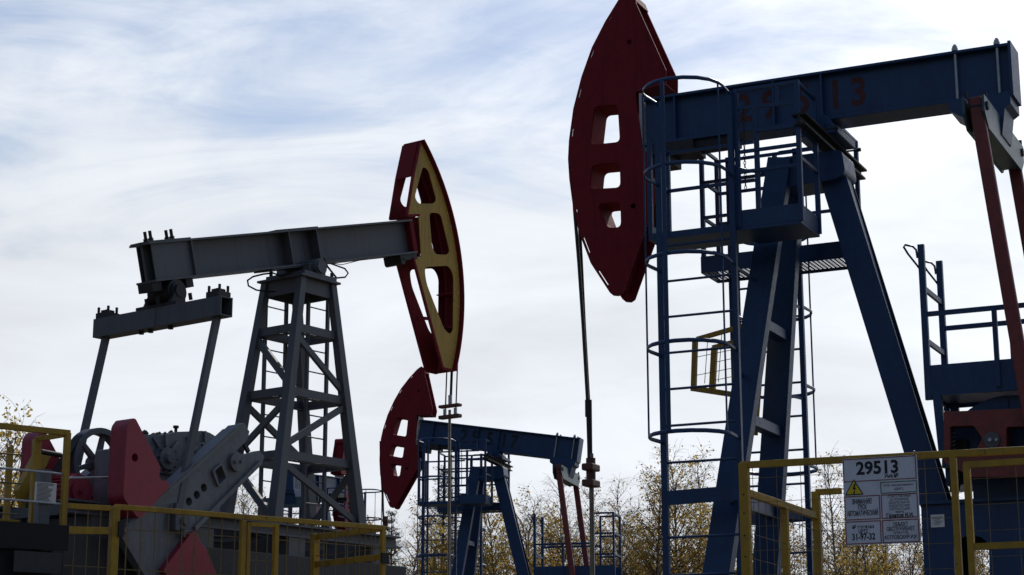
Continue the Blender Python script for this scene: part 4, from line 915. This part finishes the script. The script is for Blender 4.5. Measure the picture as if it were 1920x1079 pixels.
# ------------------------------------------------------------------ information board
ib = fence_frame('information_board', 1.8885, 15.3, 114.5, 'white board lettered 29513 hanging on the yellow mesh fence', 'sign')
BX0, BX1, BZ0, BZ1, BY = 0.829, 1.422, 2.855, 3.540, -0.048
bx('board', 'white', ib, BX0, BX1, BY, BY + 0.012, BZ0, BZ1)
bd = [c for c in ib.children][0]
W, H = BX1 - BX0, BZ1 - BZ0
def UV(u, v, y=0.0015): return (BX0 + u * W, BY - y, BZ1 - v * H)
def frame_panel(m, u0, v0, u1, v1, t=0.006):
    x0, x1, z0, z1 = BX0 + u0 * W, BX0 + u1 * W, BZ1 - v1 * H, BZ1 - v0 * H; y0, y1 = BY - 0.003, BY - 0.0005
    c = MB(); c.box(x0, x1, y0, y1, z1 - t, z1); c.box(x0, x1, y0, y1, z0, z0 + t); c.box(x0, x0 + t, y0, y1, z0 + t, z1 - t); c.box(x1 - t, x1, y0, y1, z0 + t, z1 - t)
    return c.build('panel_border', M[m], ib)
FIT = {'29513': .565, 'Инв.№': .18, 'НГДУ «Альметьевнефть»': .395, 'ЦДНГ-2': .12, 'ВНИМАНИЕ!': .26, 'ПУСК': .115, 'АВТОМАТИЧЕСКИЙ': .415, 'ОТВЕТСТВЕННЫЙ': .305, 'ЗА ПОЖАРНУЮ': .255, 'БЕЗОПАСНОСТЬ': .275,
       'И БЕЗОПАСНУЮ': .27, 'ЭКСПЛУАТАЦИЮ': .27, 'мастер': .11, 'Газизов И.И.': .36, '№ телефона': .29, 'ЦИТС': .13, '31-97-32': .31, 'ОБЪЕКТ': .20, 'ОБСЛУЖИВАЕТ': .37, 'ОПЕРАТОР': .195, 'КОТЛОВСКИЙ И.И.': .43}
def line(txt, u, v, size, sx=1.0, bold=0.0):
    o = put_text('lettering', txt, size, 'ink', ib, UV(u, v), 1.0, bold)
    xs_ = [q.co.x for q in o.data.vertices]; k = FIT[txt] * W / (max(xs_) - min(xs_))
    for q in o.data.vertices: q.co.x *= k
    return o
frame_panel('redline', 0.006, 0.006, 0.985, 0.272)
line('29513', 0.47, 0.128, 0.140, 0.93, 0.0042); line('Инв.№', 0.655, 0.226, 0.043, 1.0, 0.0010)
frame_panel('greenline', 0.50, 0.292, 0.985, 0.425)
line('НГДУ «Альметьевнефть»', 0.742, 0.335, 0.024, 0.95, 0.0002); line('ЦДНГ-2', 0.742, 0.380, 0.027, 0.9, 0.0003)
frame_panel('redline', 0.006, 0.437, 0.483, 0.712); frame_panel('redline', 0.500, 0.437, 0.985, 0.712)
line('ВНИМАНИЕ!', 0.245, 0.505, 0.054, 0.72, 0.0014); line('ПУСК', 0.245, 0.570, 0.054, 0.72, 0.0014); line('АВТОМАТИЧЕСКИЙ', 0.245, 0.640, 0.054, 0.64, 0.0014)
for i, s in enumerate(('ОТВЕТСТВЕННЫЙ', 'ЗА ПОЖАРНУЮ', 'БЕЗОПАСНОСТЬ', 'И БЕЗОПАСНУЮ', 'ЭКСПЛУАТАЦИЮ')): line(s, 0.742, 0.464 + i * 0.0365, 0.0265, 0.95, 0.0002)
line('мастер', 0.742, 0.640, 0.026, 1.0, 0.0005); line('Газизов И.И.', 0.742, 0.682, 0.042, 1.0, 0.0014)
frame_panel('redline', 0.006, 0.728, 0.483, 0.988); frame_panel('redline', 0.500, 0.728, 0.985, 0.988)
line('№ телефона', 0.245, 0.795, 0.039, 0.9, 0.0006); line('ЦИТС', 0.245, 0.847, 0.042, 0.95, 0.0009); line('31-97-32', 0.245, 0.910, 0.070, 0.93, 0.0020)
line('ОБЪЕКТ', 0.742, 0.785, 0.042, 0.95, 0.0008); line('ОБСЛУЖИВАЕТ', 0.742, 0.835, 0.042, 0.90, 0.0008); line('ОПЕРАТОР', 0.742, 0.880, 0.027, 1.0, 0.0003); line('КОТЛОВСКИЙ И.И.', 0.742, 0.930, 0.042, 0.90, 0.0009)
def tri(k, y): 
    cx, cz = BX0 + 0.145 * W, BZ1 - 0.345 * H; r = 0.085 * k
    return [(cx + r * 1.02 * cos(rad(a)), cz - 0.012 + r * sin(rad(a))) for a in (90, 210, 330)]
MB().prism(rounded(tri(1.0, 0), 0.01), BY - 0.004, BY - 0.0008).build('hazard_border', M['ink'], ib)
MB().prism(tri(0.82, 0), BY - 0.0055, BY - 0.0042).build('hazard_triangle', M['warn'], ib)
bc = (BX0 + 0.145 * W, BZ1 - 0.36 * H)
MB().prism([(bc[0] + a * 0.05, bc[1] + b * 0.05) for a, b in ((0.05, 0.85), (0.32, 0.85), (0.10, 0.25), (0.35, 0.25), (0.02, -0.45), (0.18, -0.42), (-0.08, -0.85), (-0.16, -0.32), (-0.04, -0.40), (0.05, 0.02), (-0.22, 0.02))], BY - 0.0068, BY - 0.0056).build('lightning_bolt', M['ink'], ib)
for u in (0.02, 0.96): MB().tube([UV(u, 0.01), UV(u, -0.03, 0.02), UV(u + 0.01, -0.05, -0.02), UV(u + 0.01, 0.0, -0.04)], 0.003, 5).build('tie_wire', M['galv'], ib)

# ================================================================== TREES
def make_birch(seed, H, leaf, leafmat, spread=0.33, lean=0.0, dens=1.0):
    rnd = random.Random(seed); tr = MB(); tw = MB(); lf_ = MB()
    def rv(k): return Vector((rnd.uniform(-k, k), rnd.uniform(-k, k), rnd.uniform(-k, k)))
    def leaf_at(p, s):
        a = rv(1).normalized(); b = a.orthogonal().normalized(); 
        q = a.cross(b); ang = rnd.uniform(0, pi); c_, s_ = cos(ang), sin(ang); u = b * c_ + q * s_; w = a
        lf_.add([p - u * s, p + w * s * 0.7, p + u * s, p - w * s * 0.7], [(0, 1, 2, 3)])
    def limb(p, d, ln, r, lvl, droop):
        n = 5 if lvl < 2 else 4; pts = [p.copy()]; q = p.copy(); dd = d.copy()
        for i in range(n):
            dd = (dd + rv(0.16) + Vector((0, 0, -droop * (i + 1) / n))).normalized(); q = q + dd * ln / n; pts.append(q.copy())
        (tw if lvl else tr).tube(pts, r, 5 if lvl == 0 else 3, r1=r * (0.25 if lvl < 3 else 0.6))
        return pts, dd
    # trunk
    n = 14; pts = []; p = Vector((0, 0, -0.2)); d = Vector((lean, rnd.uniform(-0.03, 0.03), 1)).normalized()
    for i in range(n + 1):
        pts.append(p.copy()); d = (d + Vector((rnd.uniform(-0.05, 0.05), rnd.uniform(-0.05, 0.05), 0.02))).normalized(); p = p + d * (H + 0.2) / n
    tr.tube(pts, H * 0.0115, 7, r1=H * 0.0012)
    nb = int(46 * dens)
    for k in range(nb):
        t = 0.24 + 0.74 * (k + rnd.random()) / nb; i = min(n - 1, int(t * n)); base_p = pts[i].lerp(pts[i + 1], t * n - i)
        az = k * 2.4 + rnd.uniform(-0.5, 0.5); up = 0.75 + 0.7 * t
        ln = H * spread * (1.12 - t) * rnd.uniform(0.6, 1.15) + 0.35
        dirn = Vector((cos(az), sin(az), up + rnd.uniform(-0.15, 0.25))).normalized()
        bp, _ = limb(base_p, dirn, ln, 0.007 + 0.010 * ln, 1, 0.06)
        ns = max(4, int(ln * 5.0)); lush = rnd.choice((0.1, 0.3, 0.8, 1.7, 2.8))
        for j in range(ns):
            tt = 0.2 + 0.8 * (j + rnd.random()) / ns; ii = min(4, int(tt * 5)); sp = bp[ii].lerp(bp[ii + 1], tt * 5 - ii)
            sd = ((bp[ii + 1] - bp[ii]).normalized() + rv(0.9)).normalized()
            sl = ln * rnd.uniform(0.22, 0.5) * (1.15 - 0.5 * tt) + 0.12
            cp, _ = limb(sp, sd, sl, 0.006, 2, 0.10)
            for m_ in range(max(2, int(sl * 5))):
                w = rnd.random(); kk = min(3, int(w * 4)); xp = cp[kk].lerp(cp[kk + 1], w * 4 - kk)
                xd = ((cp[kk + 1] - cp[kk]).normalized() + rv(0.8) + Vector((0, 0, -0.15))).normalized(); xl = rnd.uniform(0.25, 0.6)
                e1 = xp + xd * xl * 0.5; e2 = e1 + (xd + Vector((0, 0, -0.5)) + rv(0.2)).normalized() * xl * 0.5
                tw.tube([xp, e1, e2], 0.0042, 3, r1=0.003)
                lk = leaf * (1.3 - 0.8 * t) * lush
                for q_ in range(9):
                    if rnd.random() < lk: leaf_at(xp.lerp(e2, rnd.random()) + rv(0.09), rnd.uniform(0.028, 0.060))
    return tr.mesh('trunk', M['bark']), tw.mesh('crown', M['twig']), lf_.mesh('leaves', leafmat)
def make_pine(seed, H):
    rnd = random.Random(seed); tr = MB(); cr = MB()
    tr.tube([(0, 0, -0.2), (0.03, 0, H * 0.5), (0, 0.02, H)], H * 0.013, 7, r1=0.012)
    z = H * 0.28
    tw = MB()
    while z < H * 0.99:
        nb = rnd.randint(4, 6); a0 = rnd.uniform(0, 6.28)
        for k in range(nb):
            az = a0 + k * 6.28 / nb + rnd.uniform(-0.3, 0.3); ln = (H - z) * 0.30 * rnd.uniform(0.6, 1.2) + 0.12
            d = Vector((cos(az), sin(az), 0.35 + 0.4 * z / H)); d.normalize(); p0 = Vector((0, 0, z)); pts = [p0, p0 + d * ln * 0.5, p0 + d * ln + Vector((0, 0, 0.10 * ln))]
            tw.tube(pts, 0.018, 4, r1=0.007)
            for j in range(int(9 + ln * 16)):
                t = 0.25 + 0.78 * rnd.random(); c = p0 + d * ln * t + Vector((rnd.gauss(0, 0.10), rnd.gauss(0, 0.10), rnd.gauss(0.02, 0.07)))
                for q in range(7):
                    v = Vector((rnd.gauss(0, 1), rnd.gauss(0, 1), rnd.gauss(0.5, 0.8))).normalized(); o = v.orthogonal().normalized() * 0.006
                    cr.add([c - o, c + o, c + v * rnd.uniform(0.07, 0.13)], [(0, 1, 2)])
        z += rnd.uniform(0.26, 0.42)
    return tr.mesh('trunk', M['pinebark']), tw.mesh('branches', M['twig']), cr.mesh('needles', M['needle'])
SRC = {
    'b': [(make_birch(11, 7.0, 0.12, M['brownleaf'], 0.27), 7.0), (make_birch(12, 7.0, 0.18, M['brownleaf'], 0.24), 7.0), (make_birch(13, 7.0, 0.07, M['leaf'], 0.30), 7.0)],
    'y': [(make_birch(21, 5.5, 1.0, M['leaf'], 0.36, dens=1.0), 5.5), (make_birch(22, 5.5, 0.55, M['brownleaf'], 0.38, dens=0.9), 5.5)],
    'l': [(make_birch(31, 7.5, 0.32, M['brownleaf'], 0.42, 0.10, 1.4), 7.5), (make_birch(32, 7.5, 0.28, M['leaf'], 0.42, -0.02, 1.4), 7.5)],
    'p': [(make_pine(41, 6.5), 6.5), (make_pine(42, 6.5), 6.5)],
}
TREES = [(-13.5,50.0,9.0,'y'), (-15.7,55.0,9.4,'y'), (-15.3,60.0,9.1,'y'), (-8.9,62.0,9.1,'b'), (-9.1,70.0,9.6,'b'), (-9.9,66.0,8.9,'b'), (-11.4,72.0,9.1,'b'), (-8.8,75.0,9.7,'b'), (-7.3,70.0,8.7,'b'), (-7.3,80.0,10.2,'b'), (-4.1,64.0,8.4,'p'), (-3.3,60.0,8.3,'b'), (-3.4,75.0,9.7,'b'), (-2.4,66.0,10.3,'p'), (-3.4,70.0,8.6,'y'), (-1.4,64.0,8.5,'b'), (-0.7,72.0,9.6,'y'), (0.1,75.0,10.3,'b'), (0.7,62.0,8.0,'y'), (1.5,70.0,8.6,'y'), (2.0,68.0,10.0,'b'), (2.2,60.0,7.6,'y'), (3.0,72.0,10.1,'b'), (3.2,64.0,8.5,'b'), (4.3,75.0,10.6,'b'), (4.1,66.0,7.9,'y'), (4.5,62.0,9.3,'l'), (5.5,64.0,10.2,'l'), (7.0,72.0,11.2,'b'), (6.9,66.0,8.7,'l'), (10.2,72.0,10.5,'b'), (9.9,68.0,8.9,'y'), (10.1,75.0,9.1,'b'), (10.6,66.0,8.6,'b'), (12.0,70.0,10.9,'b'), (13.2,74.0,11.2,'b'), (11.6,62.0,7.5,'y'), (13.0,66.0,8.2,'b'), (13.3,64.0,7.9,'y'), (15.3,70.0,8.3,'y'), (18.3,80.0,11.1,'b'), (15.4,62.0,7.5,'y'), (18.2,70.0,8.7,'b'), (-10.8,64.0,8.0,'y'), (-5.8,76.0,9.3,'y'),
  (0.6,74.0,8.9,'b'), (1.6,74.8,8.8,'y'), (2.1,67.2,7.8,'y'), (3.3,74.1,8.9,'y'), (3.5,65.3,7.7,'y'), (5.4,76.8,9.5,'b'), (6.0,79.2,9.1,'y'), (7.1,77.8,8.9,'b'), (7.5,71.4,8.4,'b'), (11.0,82.6,9.2,'y'), (10.3,72.9,8.7,'b'), (11.9,75.8,9.0,'b'), (12.9,74.6,8.7,'y'), (15.0,81.9,9.3,'y'), (16.5,83.8,9.5,'y'), (14.4,69.2,8.2,'b'), (17.0,77.7,9.2,'b'), (-4.2,64.7,7.8,'b'), (-2.9,63.9,7.5,'y'), (-2.2,62.4,7.6,'y'), (-1.4,63.0,7.5,'y'), (-1.1,74.9,8.7,'y'), (-0.2,84.0,9.8,'y'), (-12.4,73.8,8.5,'y'), (-10.1,67.8,8.0,'y'), (-11.1,83.1,9.4,'y'), (-9.5,81.1,9.5,'b'), (-6.2,64.3,7.5,'b'), (-6.5,76.0,8.8,'y'), (16.3,67.7,8.2,'y'), (17.7,71.1,8.4,'y'), (19.8,75.0,8.9,'b'), (-20.3,72.3,9.6,'y'), (-18.2,68.1,9.3,'b')]
LAB = {'b': ('birch_tree', 'nearly leafless grey birch in the row of trees behind the pumpjacks', 'bare birches behind the wells'),
       'y': ('birch_tree', 'low bushy birch with yellow autumn leaves behind the pumpjacks', 'yellow birches behind the wells'),
       'l': ('birch_tree', 'tall birch with brown and yellow leaves right of the hanging rods', 'tall leafy birches in the middle'),
       'p': ('pine_tree', 'dark green pine rising behind the middle pumpjack', 'pines behind the middle pumpjack')}
random.seed(5); cnt = {}; PL = {}; THINGS = []
PARTN = {'b': ('trunk', 'crown', 'leaves'), 'y': ('trunk', 'crown', 'leaves'), 'l': ('trunk', 'crown', 'leaves'), 'p': ('trunk', 'branches', 'needles')}
for x, y, top, k in TREES:
    i = cnt.get(k, 0); cnt[k] = i + 1
    meshes, h = SRC[k][i % len(SRC[k])]; zg = ground_z(x, y); s = (top - zg) / h
    nm, lab, grp = LAB[k]
    px = 960 + 3535 * x / (y * cos(PITCH)); place_, pk = [(pl, a) for a, pl in ((-9999, 'beside the far left railing'), (130, 'behind the grey pumpjack base'), (560, 'between lattice tower and middle red horsehead'), (730, 'behind the middle pumpjack caged ladder'), (900, 'behind the middle pumpjack tail rods'), (1090, 'between hanging rods and large blue ladder'), (1270, 'behind the large blue ladder and legs'), (1440, 'left of the white board'), (1590, 'behind the white board'), (1740, 'behind the blue gearbox stand')) if px >= a][-1]
    PL.setdefault((k, place_), []).append((x, y)); 
    t = thing(nm, (x, y, zg), random.uniform(0, 6.28) if k != 'l' else 0.0, lab, nm.replace('_', ' '), grp); THINGS.append((t, k, place_, x, y))
    t.scale = (s, s, s)
    for pn, me in zip(PARTN[k], meshes):
        o = link(pn, me, t)
        if pn in ('leaves', 'needles', 'branches'): o['kind'] = 'stuff'

DESC = {'b': 'nearly bare grey birch', 'y': 'bushy yellow-leaved birch', 'l': 'tall golden-brown birch', 'p': 'dark green pine'}
ORD = ('first', 'second', 'third', 'fourth', 'fifth', 'sixth', 'seventh', 'eighth', 'ninth', 'tenth', 'eleventh', 'twelfth')
for t, k, pl, x, y in THINGS:
    row = sorted(PL[(k, pl)], key=lambda q: q[0] / q[1]); i = row.index((x, y))
    t['label'] = DESC[k] + ' ' + pl + ('' if len(row) == 1 else ', %s from left' % ORD[i])
scene.render.engine = 'CYCLES'
scene.render.resolution_x = 1024; scene.render.resolution_y = 575
